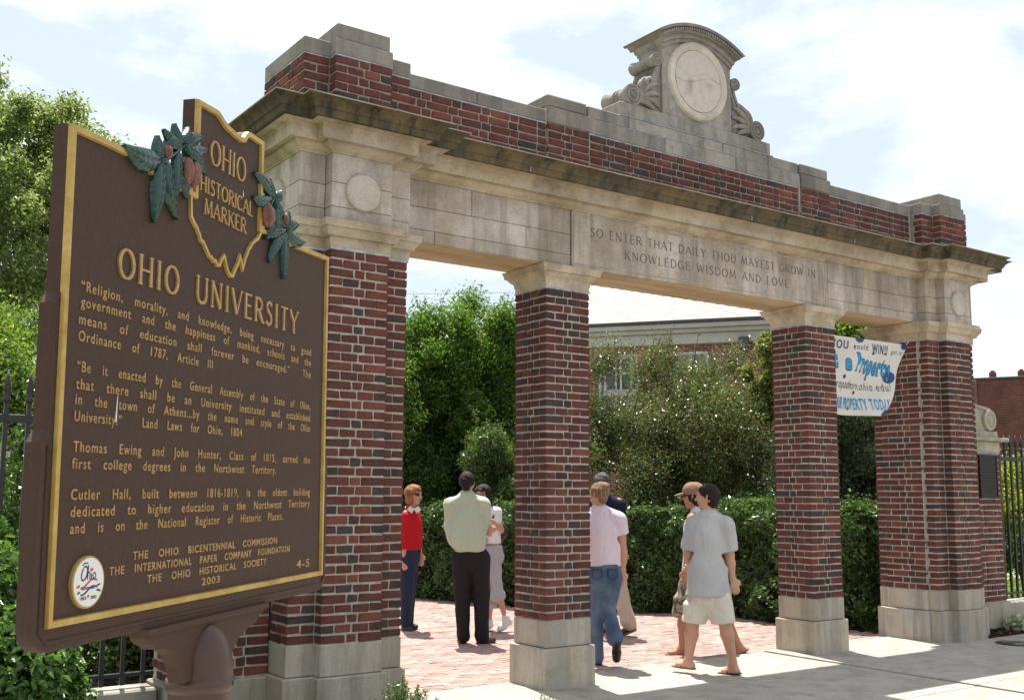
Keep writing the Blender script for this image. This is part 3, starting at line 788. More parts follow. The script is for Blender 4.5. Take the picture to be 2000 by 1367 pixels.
def text_mesh(body, x0, x1, z0, h, extr, name='text_line', mt=None, parent=None, y=0., sx=.82, weight=.0, ital=0, justify=True, bevel=0.):
    """a line of plain raised type from x0 to x1, capitals h high, standing on z0"""
    cu = bpy.data.curves.new(name, 'FONT'); cu.body = body; cu.size = h/.73; cu.extrude = extr; cu.offset = weight; cu.shear = ital
    cu.resolution_u = 3; cu.space_character = 1.2; cu.bevel_depth = bevel; cu.bevel_resolution = 0
    ob = bpy.data.objects.new(name, cu); COL.objects.link(ob)
    def width():
        bpy.context.view_layer.update(); return max(v[0] for v in ob.bound_box)-min(v[0] for v in ob.bound_box)
    W_ = x1-x0; w1 = width()
    if justify and ' ' in body:
        cu.space_word = 2.; w2 = width(); slope = w2-w1
        want = W_/sx; sw = 1+(want-w1)/max(slope, 1e-6); cu.space_word = max(1.0, min(4.5, sw)); w1 = width()
    k = W_/w1
    mn = min(v[0] for v in ob.bound_box)
    me = bpy.data.meshes.new_from_object(ob.evaluated_get(bpy.context.evaluated_depsgraph_get()))
    COL.objects.unlink(ob); bpy.data.objects.remove(ob)
    n = len(me.vertices); c = np.empty(n*3, np.float32); me.vertices.foreach_get('co', c); c = c.reshape(-1, 3)
    o = np.empty_like(c); o[:, 0] = x0+(c[:, 0]-mn)*k; o[:, 2] = z0+c[:, 1]; o[:, 1] = y-c[:, 2]
    me.vertices.foreach_set('co', o.ravel()); me.materials.clear(); me.update(); me.name = name
    return link(name, me, parent, mt)


# ------------------------------------------------------------------ low wing posts, plaques, fences
M_IRON = plain('black_iron', (.012, .012, .012), .45, .0, .5, .3, 60, .2, .002)
M_BRONZE = plain('dark_bronze', (.035, .028, .022), .5, .6, .5, .4, 120, .5, .002)
M_WINGSTONE = stone_mat('wing_post_limestone', (.40, .37, .30), (.17, .17, .13), (.36, .33, .24), .6, .4)
def wing(s_, xe, lab):
    w = empty('gate_wing_post', (0, 0, 0), label=lab, cat='gate post')
    x0, x1 = sorted((s_*(XB2+.004), s_*xe)); y0, y1 = .09, .40
    core = MB(); core.box(x0+.006, x1-.006, y0+.006, y1-.006, .28, 2.12, .002); core = core.build('post_wall', M_MORTAR, w, fix=False)
    rr = random.Random(40+s_); n = 26; z0 = .325
    B = wall_bricks((x0, y0), (1, 0), (0, -1), x1-x0, z0, n, 'int' if s_ > 0 else 'ext', 'ext' if s_ > 0 else 'int', 0, r=rr)
    B += wall_bricks((x0 if s_ < 0 else x1, y0), (0, 1), (s_, 0), y1-y0, z0, n, 'ext', 'ext', 1, r=rr)
    for b in B:
        o = link('brick', brick_mesh(b[1], b[2], rr), core); o.location = b[0]
    b = MB(); b.box(x0-(.03 if s_ < 0 else 0), x1+(.04 if s_ > 0 else 0), y0-.035, y1+.03, -.05, .318, .01); b.build('base_block', M_WINGSTONE, w, fix=False)
    b = MB(); b.box(x0+.0, x1+.0, y0-.004, y1+.004, 2.105, 2.125, .003); b.build('lead_joint', M_FLASH, w, fix=False)
    b = MB(); b.box(x0, x1+s_*.01, y0-.006, y1+.006, 2.127, 2.255, .006); b.build('neck_block', M_WINGSTONE, w, fix=False)
    b = MB(); b.box(x0-(.1 if s_ < 0 else 0), x1+(.1 if s_ > 0 else 0), y0-.09, y1+.08, 2.257, 2.305, .01); b.build('cap_slab', M_WINGSTONE, w, fix=False)
    b = MB(); b.box(x0-(.03 if s_ < 0 else 0), x1+(-.02 if s_ > 0 else 0), y0, y1, 2.307, 2.385, .006); b.build('step_block', M_WINGSTONE, w, fix=False)
    sg = s_; X = lambda v: sg*v
    cv = [(X(XB2+.006), 3.05), (X(XB2+.05), 2.95), (X(XB2+.12), 2.84), (X(XB2+.25), 2.74), (X(xe-.22), 2.68), (X(xe-.12), 2.665)]
    poly = [(X(XB2+.006), 2.387)]+cv+[(X(xe-.05), 2.52), (X(xe-.10), 2.387)]
    b = MB(); b.prism(poly, y0+.03, y1-.03); b.build('scroll', M_WINGSTONE, w)
    inner = [(x_-sg*.02, z_-.03) for x_, z_ in cv]
    b = MB(); b.prism(cv+list(reversed(inner)), y0+.01, y1-.01); b.build('scroll_rib', M_WINGSTONE, w)
    rv = .135; c0 = X(xe-.17); yy0, yy1 = y0-.005, y1+.005
    prof = [(0, yy0-.012), (rv*.2, yy0-.012), (rv*.28, yy0), (rv*.45, yy0-.004), (rv*.52, yy0+.008), (rv*.62, yy0+.008), (rv*.68, yy0-.006), (rv*.95, yy0-.004), (rv, yy0+.02), (rv*.85, (yy0+yy1)/2), (rv, yy1-.02), (rv*.9, yy1), (0, yy1)]
    b = MB(); b.lathe(prof, (c0, 0, 2.522), 32, 'y'); b.build('volute', M_WINGSTONE, w, auto=30)
    if s_ > 0:
        xa, xb, za, zb = 4.74, 5.12, 1.565, 2.09
        b = MB(); b.box(xa, xb, y0-.03, y0+.0, za, zb, .006); pq = b.build('plaque', M_BRONZE, w, fix=False)
        b = MB(); t = .018
        for q in ((xa, xb, zb-t, zb), (xa, xb, za, za+t), (xa, xa+t, za+t, zb-t), (xb-t, xb, za+t, zb-t)): b.box(q[0], q[1], y0-.038, y0-.028, q[2], q[3], .002)
        b.build('plaque_border', M_BRONZE, pq, fix=False)
        b = MB()
        for i in range(13):
            z = zb-.05-i*.034; w_ = random.uniform(.12, .15); x = xa+.19-w_
            while x < xa+.19+w_-.01:
                l_ = random.uniform(.012, .035); b.box(x, x+l_, y0-.033, y0-.029, z, z+.014, .001); x += l_+.008
        b.build('relief_lines', M_BRONZE, pq, fix=False)
    return w
wing(1, 5.24, 'low brick post with bronze plaque and stone scroll at the right end of the gateway')
wing(-1, 5.00, 'low brick post at the left end of the gateway, behind the marker sign')
M_CURB = stone_mat('curb_stone', (.42, .40, .35), (.16, .15, .12), (.36, .33, .26), .5, .4)
def fence(s_, xa, xb, lab):
    w = empty('iron_fence', (0, 0, 0), label=lab, cat='fence', group='black iron fences beside the gateway')
    yf = .245
    lo, hi = sorted((s_*xa, s_*xb))
    for z0, z1, t in ((.375, .40, .016), (2.035, 2.085, .02)):
        b = MB(); b.box(lo, hi, yf-t, yf+t, z0, z1, .002); b.build('rail', M_IRON, w, fix=False)
    n = int((xb-xa)/.135); bar = None; tip = None
    for i in range(n):
        x = s_*(xa+.07+i*.135)
        if bar is None:
            b = MB(); b.box(-.014, .014, -.014, .014, .32, 2.16, .002); bar = b.build('picket', M_IRON, w, fix=False); ob = bar
            b = MB(); b.lathe([(.010, 2.15), (.02, 2.165), (.026, 2.18), (.020, 2.195), (.012, 2.205), (.022, 2.235), (.024, 2.255), (.014, 2.31), (.002, 2.37)], (0, 0, 0), 8); tip = b.build('spear_tip', M_IRON, bar, smooth=True); tp = tip
        else:
            ob = bar.copy(); COL.objects.link(ob); tp = tip.copy(); COL.objects.link(tp); tp.parent = ob
        ob.location = (x, yf, 0)
    c = empty('fence_curb', (0, 0, 0), label=('low stone curb under the fence on the right of the gateway' if s_ > 0 else 'low stone curb under the iron fence behind the marker post'), cat='curb')
    L0 = xa
    while L0 < xb:
        a, d = sorted((s_*L0, s_*min(xb, L0+1.5)-s_*.008)); b = MB(); b.box(a, d, yf-.12, yf+.13, -.05, .30, .012); b.build('curb_stone', M_CURB, c, fix=False); L0 += 1.5
fence(1, 5.29, 10.5, 'black iron fence with spear tips right of the gateway')
fence(-1, 5.04, 11.5, 'black iron fence with spear tips left of the gateway behind the green hedge')
b = MB(); b.box(5.275, 5.315, .2, .29, .3, 2.14, .003); o = b.build('fence_end_post', M_IRON, fix=False); tag(o, 'square black iron end post of the right fence against the brick post', 'post')
# ground uplight
up = empty('ground_light', (3.99, -.70, 0), label='round in-ground light with bright glass beside the right end pier', cat='light')
M_GLASSTOP, nt_, b_ = mat('uplight_glass', .06, 0, .8); b_.inputs['Base Color'].default_value = (.12, .15, .18, 1); b_.inputs['Metallic'].default_value = .6
b = MB(); b.lathe([(.0, -.02), (.20, -.02), (.20, .006), (.15, .012), (.145, .004), (0, .004)], seg=36); b.build('rim', M_IRON, up, smooth=False)
b = MB(); b.lathe([(0, .003), (.14, .003), (.13, .014), (.08, .02), (0, .022)], seg=36); b.build('lens', M_GLASSTOP, up, smooth=True)
b = MB(); b.lathe([(0, -.011), (.30, -.011), (.30, -.004), (.205, -.002), (.205, -.011)], seg=36); b.build('concrete_collar', M_CURB, up)


# ------------------------------------------------------------------ the historical marker
M_BROWN, nt_, b_ = mat('brown_enamel', .62, 0, .25)
n_ = noise(nt_, 3, 5); f_ = noise(nt_, 160, 4, .6)
r_ = ramp(nt_, n_.outputs[0], [(.3, (.060, .035, .023)), (.55, (.070, .041, .027)), (.72, (.088, .054, .038))]); nt_.links.new(r_.outputs[0], b_.inputs['Base Color']); bump(nt_, b_, f_.outputs[0], .5, .003)
M_BROWNS = plain('brown_enamel_smooth', (.062, .034, .023), .6, 0, .22, .12, 140, .5, .003)
M_PIPE = plain('post_brown_paint', (.070, .033, .022), .4, 0, .5, .15, 9, .25, .004)
M_GOLD, nt_, b_ = mat('gold_paint', .5, .25, .5)
n_ = noise(nt_, 14, 6, .7); r_ = ramp(nt_, n_.outputs[0], [(.30, (.26, .13, .03)), (.40, (.40, .25, .055)), (.55, (.48, .33, .085)), (.72, (.54, .41, .16))]); nt_.links.new(r_.outputs[0], b_.inputs['Base Color']); bump(nt_, b_, n_.outputs[0], .2, .002)
M_GOLDL = plain('gold_letter_paint', (.39, .25, .095), .55, .2, .4, .25, 60, .3, .002)
M_LEAFM = plain('painted_leaf_green', (.003, .040, .025), .22, 0, .6, .35, 40, .3, .002)
M_NUT = plain('painted_buckeye_husk', (.17, .062, .038), .42, 0, .5, .4, 90, .8, .003)
M_WHITE = plain('white_enamel', (.72, .72, .68), .3, var=.03)
M_NAVY = plain('navy_print', (.012, .025, .075), .5); M_REDP = plain('red_print', (.42, .02, .02), .5); M_BLUEP = plain('blue_marker_ink', (.03, .20, .42), .6); M_BLK = plain('black_ink', (.02, .02, .03), .6)
sign = empty('historical_marker', (-6.94022593, -5.41049214, 1.38547559), label='brown cast metal historical marker with gold lettering and painted leaves on a thick post', cat='sign')
sm = Matrix(((0.75321819, -0.65771535, -0.00853633), (0.65773031, 0.75325236, -0.00131317), (0.00729371, -0.0046255, 0.9999627)))
sign.rotation_euler = sm.to_euler()
WS, HS = 1.03, .7996
OHIO_TOP = [(.378, .9795), (.4579, .984), (.472, .979), (.484, .9725), (.497, .9675), (.5142, .9655), (.5372, .9617), (.556, .9605), (.5684, .9635), (.577, .974), (.5871, .9816), (.600, .9845), (.6196, .9832), (.6616, .983)]
shL = [(0, HS), (.10, HS+.004), (.1935, HS+.005), (.215, .797), (.2424, .790), (.262, .790), (.300, .79), (.378, .79)]
shR = [(.6616, .787), (.72, .787), (.7792, .7886), (WS, HS)]
def poly_front(m_lo=.030, m_mid=.014, r=.045):
    P = [(-m_lo+r, -.036)]
    pts = [(-m_lo+r*(1-sin(a)), -.036+r*(1-cos(a))) for a in np.linspace(0, pi/2, 7)]
    left = [(-m_lo, .285), (-m_mid, .305), (-m_mid, .505), (0, .525)]
    right = [(WS+m_lo-r*(1-sin(a)), -.036+r*(1-cos(a))) for a in np.linspace(0, pi/2, 7)]
    rightup = [(WS+m_lo, .285), (WS+m_mid, .305), (WS+m_mid, .505), (WS, .525)]
    return pts, left, right, rightup
pts, left, right, rightup = poly_front()
top = [(WS, HS)]+list(reversed(shR[:-1]))+list(reversed(OHIO_TOP))+list(reversed(shL))
outline = right+rightup+top+list(reversed(left))+list(reversed(pts))   # goes counter-clockwise seen from the front, starting bottom right
TH = .032
def dedupe(P):
    o = []
    for p in P:
        if not o or math.hypot(p[0]-o[-1][0], p[1]-o[-1][1]) > 1e-4: o.append(p)
    return o
outline = dedupe(outline)
def tri_prism(poly, y0, y1, name, mt, parent, bev=0.):
    import bmesh
    bm = bmesh.new(); vs = [bm.verts.new((x, y0, z)) for x, z in poly]; f = bm.faces.new(vs)
    r = bmesh.ops.extrude_face_region(bm, geom=[f]); bmesh.ops.translate(bm, verts=[v for v in r['geom'] if isinstance(v, bmesh.types.BMVert)], vec=(0, y1-y0, 0))
    bmesh.ops.recalc_face_normals(bm, faces=bm.faces)
    if bev:
        ed = [e for e in bm.edges if abs(e.verts[0].co.y-y0) < 1e-6 and abs(e.verts[1].co.y-y0) < 1e-6]
        bmesh.ops.bevel(bm, geom=ed, offset=bev, segments=2, affect='EDGES', profile=.6)
    me = bpy.data.meshes.new(name); bm.to_mesh(me); bm.free(); me.materials.append(mt); return link(name, me, parent)
body = tri_prism(outline, .0045, TH, 'body', M_BROWNS, sign, .0035)
# raised moulding lines round the lower margin
b = MB()
rim = [(-.012, .28), (-.012, -.004), (.004, -.02), (.5, -.02), (WS-.004, -.02), (WS+.012, -.004), (WS+.012, .28)]
b.tube([(x, .0045, z) for x, z in rim], .0035, 6); b.build('moulding', M_BROWNS, body, smooth=True)
# band helper: flat raised strip along a polyline
def band(path, w, y0, y1, closed=False, name='rim', mt=None, par=None, wob=0.):
    P = np.array(path, float); n = len(P); b = MB(); Lf = []; Rt = []
    for i in range(n):
        a = P[i-1] if (i > 0 or closed) else P[i]; c = P[(i+1) % n] if (i < n-1 or closed) else P[i]
        d1 = P[i]-a; d2 = c-P[i]
        n1 = np.array([-d1[1], d1[0]])/max(np.linalg.norm(d1), 1e-9) if np.linalg.norm(d1) > 1e-9 else None
        n2 = np.array([-d2[1], d2[0]])/max(np.linalg.norm(d2), 1e-9) if np.linalg.norm(d2) > 1e-9 else None
        if n1 is None: n1 = n2
        if n2 is None: n2 = n1
        mm = n1+n2; mm = mm/np.linalg.norm(mm); k = 1/max(.45, mm@n1)
        Lf.append(P[i]+mm*w*k*0); Rt.append(P[i]+mm*w*k)
    V = []
    for i in range(n):
        for q, y in ((Lf[i], y1), (Lf[i]*.88+Rt[i]*.12, y0), (Lf[i]*.12+Rt[i]*.88, y0), (Rt[i], y1)): V.append((q[0], y, q[1]))
    F = []; m_ = n if closed else n-1
    for i in range(m_):
        j = (i+1) % n
        for k in range(3): F.append((i*4+k, j*4+k, j*4+k+1, i*4+k+1))
    if not closed: F += [(0, 1, 2, 3), ((n-1)*4+3, (n-1)*4+2, (n-1)*4+1, (n-1)*4)]
    b.add(V, F); return b.build(name, mt or M_GOLD, par or sign)
gl = [(0, 0), (WS, 0)]+[(WS, HS)]+list(reversed(shR[:-1]))+list(reversed(OHIO_TOP))+[(.378, .79)]+list(reversed(shL[:-1]))
gl = dedupe(gl)
band(gl, .0130, -.002, .006, True, 'gold_rim')
OHIO_IN = [(.3755, .84), (.371, .7925), (.372, .765), (.3744, .7406), (.384, .731), (.3952, .7246), (.402, .716), (.4059, .713), (.411, .704), (.4201, .702), (.431, .692), (.4456, .679), (.453, .679), (.4599, .673), (.468, .677), (.475, .668), (.4814, .669), (.487, .680), (.494, .686), (.5014, .6948), (.508, .688), (.5136, .6751), (.5218, .662), (.530, .657), (.537, .6575), (.546, .672), (.5578, .6881), (.562, .700), (.5681, .7093), (.574, .70), (.581, .6872), (.588, .704), (.5988, .7198), (.603, .729), (.6099, .7339), (.617, .744), (.6252, .7491), (.634, .756), (.643, .760), (.655, .7758), (.6546, .8116), (.660, .85)]
band(OHIO_IN, -.0085, -.001, .006, False, 'state_outline')
# title and body lettering
def capsb(t, x0, x1, z0, h, w, **k): caps_line(t, x0, x1, z0, h, w*.86, .0008, .006, mt=M_GOLDL, par=sign, **k)
capsb('OHIO UNIVERSITY', .146, .860, .5765, .051, .0075, space=.95, track=.27, serif=.10)
capsb('OHIO', .437, .584, .866, .050, .0058, space=.5, track=.16, serif=.10)
capsb('HISTORICAL', .401, .622, .8015, .030, .0042, space=.5, track=.15, serif=.10)
capsb('MARKER', .420, .592, .7570, .0305, .0042, space=.5, track=.2, serif=.10)
TX = [('\u201cReligion, morality, and knowledge, being necessary to good', .0482, .943, .534), ('government and the happiness of mankind, schools and the', .0495, .942, .508),
('means of education shall forever be encouraged.\u201d  The', .0465, .942, .479), ('Ordinance of 1787, Article III', .0474, .474, .4515),
('\u201cBe it enacted by the General Assembly of the State of Ohio,', .0475, .944, .402), ('that there shall be an University instituted and established', .047, .945, .3735),
('in the town of Athens...by the name and style of the Ohio', .0472, .946, .3485), ('University.\u201d  Land Laws for Ohio, 1804', .047, .6045, .3215),
('Thomas Ewing and John Hunter, Class of 1815, earned the', .0475, .949, .2725), ('first college degrees in the Northwest Territory.', .0468, .7686, .2455),
('Cutler Hall, built between 1816-1819, is the oldest building', .0477, .953, .1962), ('dedicated to higher education in the Northwest Territory', .0488, .9524, .169),
('and is on the National Register of Historic Places.', .0496, .8084, .1425)]
for t, a, c, z in TX: text_mesh(t, a, c, z, .0180, .0013, mt=M_GOLDL, parent=sign, y=.0040, sx=.88, weight=.0002, name='small_lettering')['kind'] = 'stuff'
for t, a, c, z, h in (('THE OHIO BICENTENNIAL COMMISSION', .2245, .7822, .091, .0145), ('THE INTERNATIONAL PAPER COMPANY FOUNDATION', .1582, .8481, .069, .0145), ('THE OHIO HISTORICAL SOCIETY', .2714, .7331, .0472, .0145), ('2003', .4603, .5297, .0262, .0145), ('4-5', .889, .958, .0275, .019)):
    text_mesh(t, a, c, z, h, .0013, mt=M_GOLDL, parent=sign, y=.0042, sx=.85, weight=.0003, name='small_lettering')['kind'] = 'stuff'
for pth, r_ in (([(.1614, .3740), (.1600, .36), (.1592, .347), (.1578, .326)], [.0005, .0012, .0014, .0024]), ([(.5796, .8484), (.5804, .834)], [.0006, .0016])): 
    b = MB(); b.tube([(x, .0035, z) for x, z in pth], r_, 6); b.build('bird_dropping', M_WHITE, sign, smooth=True)
# bicentennial badge
bc = (.0962, 0, .0640)
b = MB(); b.lathe([(0, -.001), (.0385, -.001), (.0405, -.0025), (.042, -.001), (.0425, .006), (0, .006)], bc, 48, 'y'); badge = b.build('badge', M_GOLD, sign, auto=40)
b = MB(); b.lathe([(0, -.0022), (.0388, -.0022), (.0388, .001)], bc, 48, 'y'); b.build('badge_face', M_WHITE, badge)
def ink(path, w, mt, y=-.0025, name='badge_print'):
    return band([(bc[0]+a, bc[2]+c) for a, c in path], w, y-.0003, y+.0005, False, name, mt, badge)
Oc = [(-.0125+.0085*cos(a)+.0028*sin(a), .0145+.0125*sin(a)) for a in np.linspace(2.4, 2.4+6.1, 22)]
ink(Oc, .0028, M_NAVY)
ink([(-.004, .027), (-.0055, .004)], .0024, M_NAVY); ink([(-.0055, .008), (-.002, .015), (.001, .013), (.001, .004)], .0022, M_NAVY)
ink([(.005, .013), (.0045, .004), (.007, .005)], .0022, M_NAVY); ink([(.0135+.0048*cos(a), .0095+.0058*sin(a)) for a in np.linspace(0, 6.28, 12)], .002, M_NAVY)
ink([(-.018, .0265), (-.012, .030), (-.004, .029)], .002, M_NAVY); ink([(.0038, .021), (.0075, .0195), (.0045, .018), (.0038, .021)], .0018, M_REDP)
rib = lambda dz, dx: [(dx+t, dz+.0045*sin(t*120+.4)+t*.12) for t in np.linspace(-.021, .021, 12)]
ink(rib(-.0035, 0), .0032, M_REDP); ink(rib(-.0145, .001), .0032, M_NAVY)
ink([(-.030, -.0085), (-.023, -.0065)], .004, M_REDP); ink([(.022, -.009), (.030, -.0075)], .004, M_REDP); ink([(-.028, -.018), (-.022, -.016)], .0035, M_NAVY); ink([(.021, -.0155), (.031, -.018)], .0035, M_NAVY)
for t, x0, x1, z in (('BICENTENNIAL', -.017, .016, -.0115), ('1803', -.021, -.006, -.0275), ('2003', .006, .021, -.0275)):
    text_mesh(t, bc[0]+x0, bc[0]+x1, bc[2]+z, .0042 if z > -.02 else .0055, .0002, mt=M_NAVY if z > -.02 else M_BLK, parent=badge, y=-.0026, justify=False, name='badge_print')
ink([(-.0025, -.0245), (.0015, -.0245)], .004, M_REDP)
# buckeye leaflets and husks
def leaflet(p0, p1, w, lift=.012, curl=.3):
    p0 = np.array(p0); p1 = np.array(p1); d = p1-p0; ln = np.linalg.norm(d); d /= ln; nn = np.array([-d[1], d[0]])
    w *= 1.25; lift *= .62
    V = []; F = []; n = 34; mseg = 12
    for i in range(n):
        t = i/(n-1); ww = w*(sin(pi*min(1, t**.8*1.02))**.8)*(1-.25*t)+.0012
        c = p0+d*ln*t+nn*curl*.02*sin(pi*t)
        for j in range(mseg+1):
            s_ = j/mseg*2-1
            vein = .0020*abs(sin((t*8-abs(s_)*1.1)*pi))**.6*(1-abs(s_)**4)-.0012
            y = -.004-lift*(1-s_*s_*.75)*(.35+.65*sin(pi*min(1, t+.12)))+(.004 if abs(s_) < .1 else 0)+vein
            q = c+nn*ww*s_*(1+.025*sin(t*40)); V.append((q[0], y if abs(s_) < .999 else .004, q[1]))
    for i in range(n-1):
        for j in range(mseg):
            a = i*(mseg+1)+j; F.append((a, a+1, a+mseg+2, a+mseg+1))
    o = mesh('leaf', V, F, M_LEAFM, sign, smooth=True)
    import bmesh
    bm = bmesh.new(); bm.from_mesh(o.data); bmesh.ops.recalc_face_normals(bm, faces=bm.faces)
    if sum(f.normal.y for f in bm.faces) > 0: bmesh.ops.reverse_faces(bm, faces=bm.faces)
    bm.to_mesh(o.data); bm.free(); return o
LV = [((.2438, .8102), (.2950, .7985), .014, .1), ((.7045, .806), (.6850, .768), .012, .1), ((.2438, .8102), (.1347, .8068), .020, .5), ((.2438, .8102), (.2405, .8577), .014, -.2), ((.2497, .8087), (.2405, .6935), .017, .2), ((.2641, .8131), (.3158, .7172), .014, -.4),
((.3244, .8662), (.2597, .8759), .013, .4), ((.3242, .8697), (.2946, .8988), .012, .5), ((.3242, .8697), (.3438, .9095), .011, -.3), ((.3305, .8699), (.4135, .8876), .015, -.5), ((.3308, .8648), (.4109, .8340), .014, .5),
((.3123, .8606), (.262, .8428), .012, -.3), ((.3068, .8502), (.3050, .7560), .013, .3), ((.3161, .8047), (.3488, .7665), .009, .2), ((.3305, .8690), (.3950, .9050), .012, .2),
((.7073, .8658), (.6164, .8985), .014, -.5), ((.7073, .8658), (.6876, .9052), .012, .2), ((.7116, .8669), (.7415, .8917), .011, -.3), ((.7032, .8606), (.6155, .8449), .014, .5), ((.7118, .8629), (.7692, .8364), .013, -.3), ((.7215, .849), (.7272, .748), .017, .2),
((.7735, .8082), (.7914, .8555), .010, -.2), ((.7782, .8072), (.8815, .8036), .014, -.6), ((.7781, .8093), (.8432, .8356), .012, .3), ((.771, .8034), (.7726, .6917), .013, .2), ((.7647, .8019), (.6984, .7155), .015, -.3), ((.7601, .8029), (.6742, .7644), .011, -.2)]
for i, (a, c, w_, cu_) in enumerate(LV): leaflet(a, c, w_, .010+.004*(i % 3), cu_)
def husk(c, rx, rz, lobes, tilt=0.):
    V = []; F = []; n, m_ = 14, 24
    for i in range(n+1):
        ph = pi*i/n
        for j in range(m_):
            th = 2*pi*j/m_; r_ = 1-.30*(1-abs(sin(th*lobes/2+.4)))**2+.02*sin(5*ph+th*3)
            x = rx*r_*sin(ph)*cos(th); y = rx*.9*r_*sin(ph)*sin(th); z = rz*cos(ph)
            V.append((c[0]+x*cos(tilt)-z*sin(tilt), -.006+y, c[1]+z*cos(tilt)+x*sin(tilt)))
    for i in range(n):
        for j in range(m_): F.append((i*m_+j, i*m_+(j+1) % m_, (i+1)*m_+(j+1) % m_, (i+1)*m_+j))
    b = MB(); b.add(V, F); b.build('nut_husk', M_NUT, sign, smooth=True)
husk((.2685, .8347), .011, .014, 3); husk((.337, .8185), .0165, .028, 4, .08); husk((.3640, .8195), .0155, .027, 4, -.1); husk((.6754, .8168), .0205, .0275, 5, .25); husk((.7649, .8311), .009, .012, 3)
for pth in ([(.2438, .8102), (.2685, .822), (.30, .846), (.3244, .8662)], [(.3244, .867), (.345, .855), (.35, .84)], [(.7073, .8658), (.722, .84), (.745, .815), (.7735, .8082)], [(.70, .863), (.685, .84)]):
    b = MB(); b.tube([(x, -.008, z) for x, z in pth], .0035, 6); b.build('stem', M_LEAFM, sign, smooth=True)
# bracket under the panel and the domed post
br = [(.2655, -.033), (.7345, -.033), (.722, -.052), (.700, -.058), (.690, -.070), (.655, -.078), (.615, -.092), (.590, -.115), (.575, -.15), (.405, -.15), (.392, -.118), (.372, -.093), (.345, -.078), (.310, -.074), (.300, -.066), (.285, -.062), (.272, -.050)]
tri_prism(list(reversed(br)), .000, .034, 'bracket', M_BROWNS, sign, .004)
tri_prism([(.2655, -.0335), (.7345, -.0335), (.728, -.046), (.272, -.046)][::-1], -.006, .042, 'bracket_flange', M_BROWNS, sign, .003)
prof = [(0.0, -.046), (.012, -.0475), (.028, -.055), (.043, -.070), (.054, -.090), (.060, -.112), (.0625, -.135), (.0625, -.150), (.0655, -.153), (.067, -.159), (.067, -.168), (.0645, -.174), (.060, -.178), (.060, -.60), (.060, -1.42)]
b = MB(); b.lathe(list(reversed(prof)), (.492, .018, 0), 40); post = b.build('post', M_PIPE, sign, auto=40)
b = MB(); b.lathe([(0, -.001), (.0035, -.001), (.0035, .004), (0, .004)], (.5, -.049, -.163), 10, 'y'); b.build('set_screw', M_IRON, post)


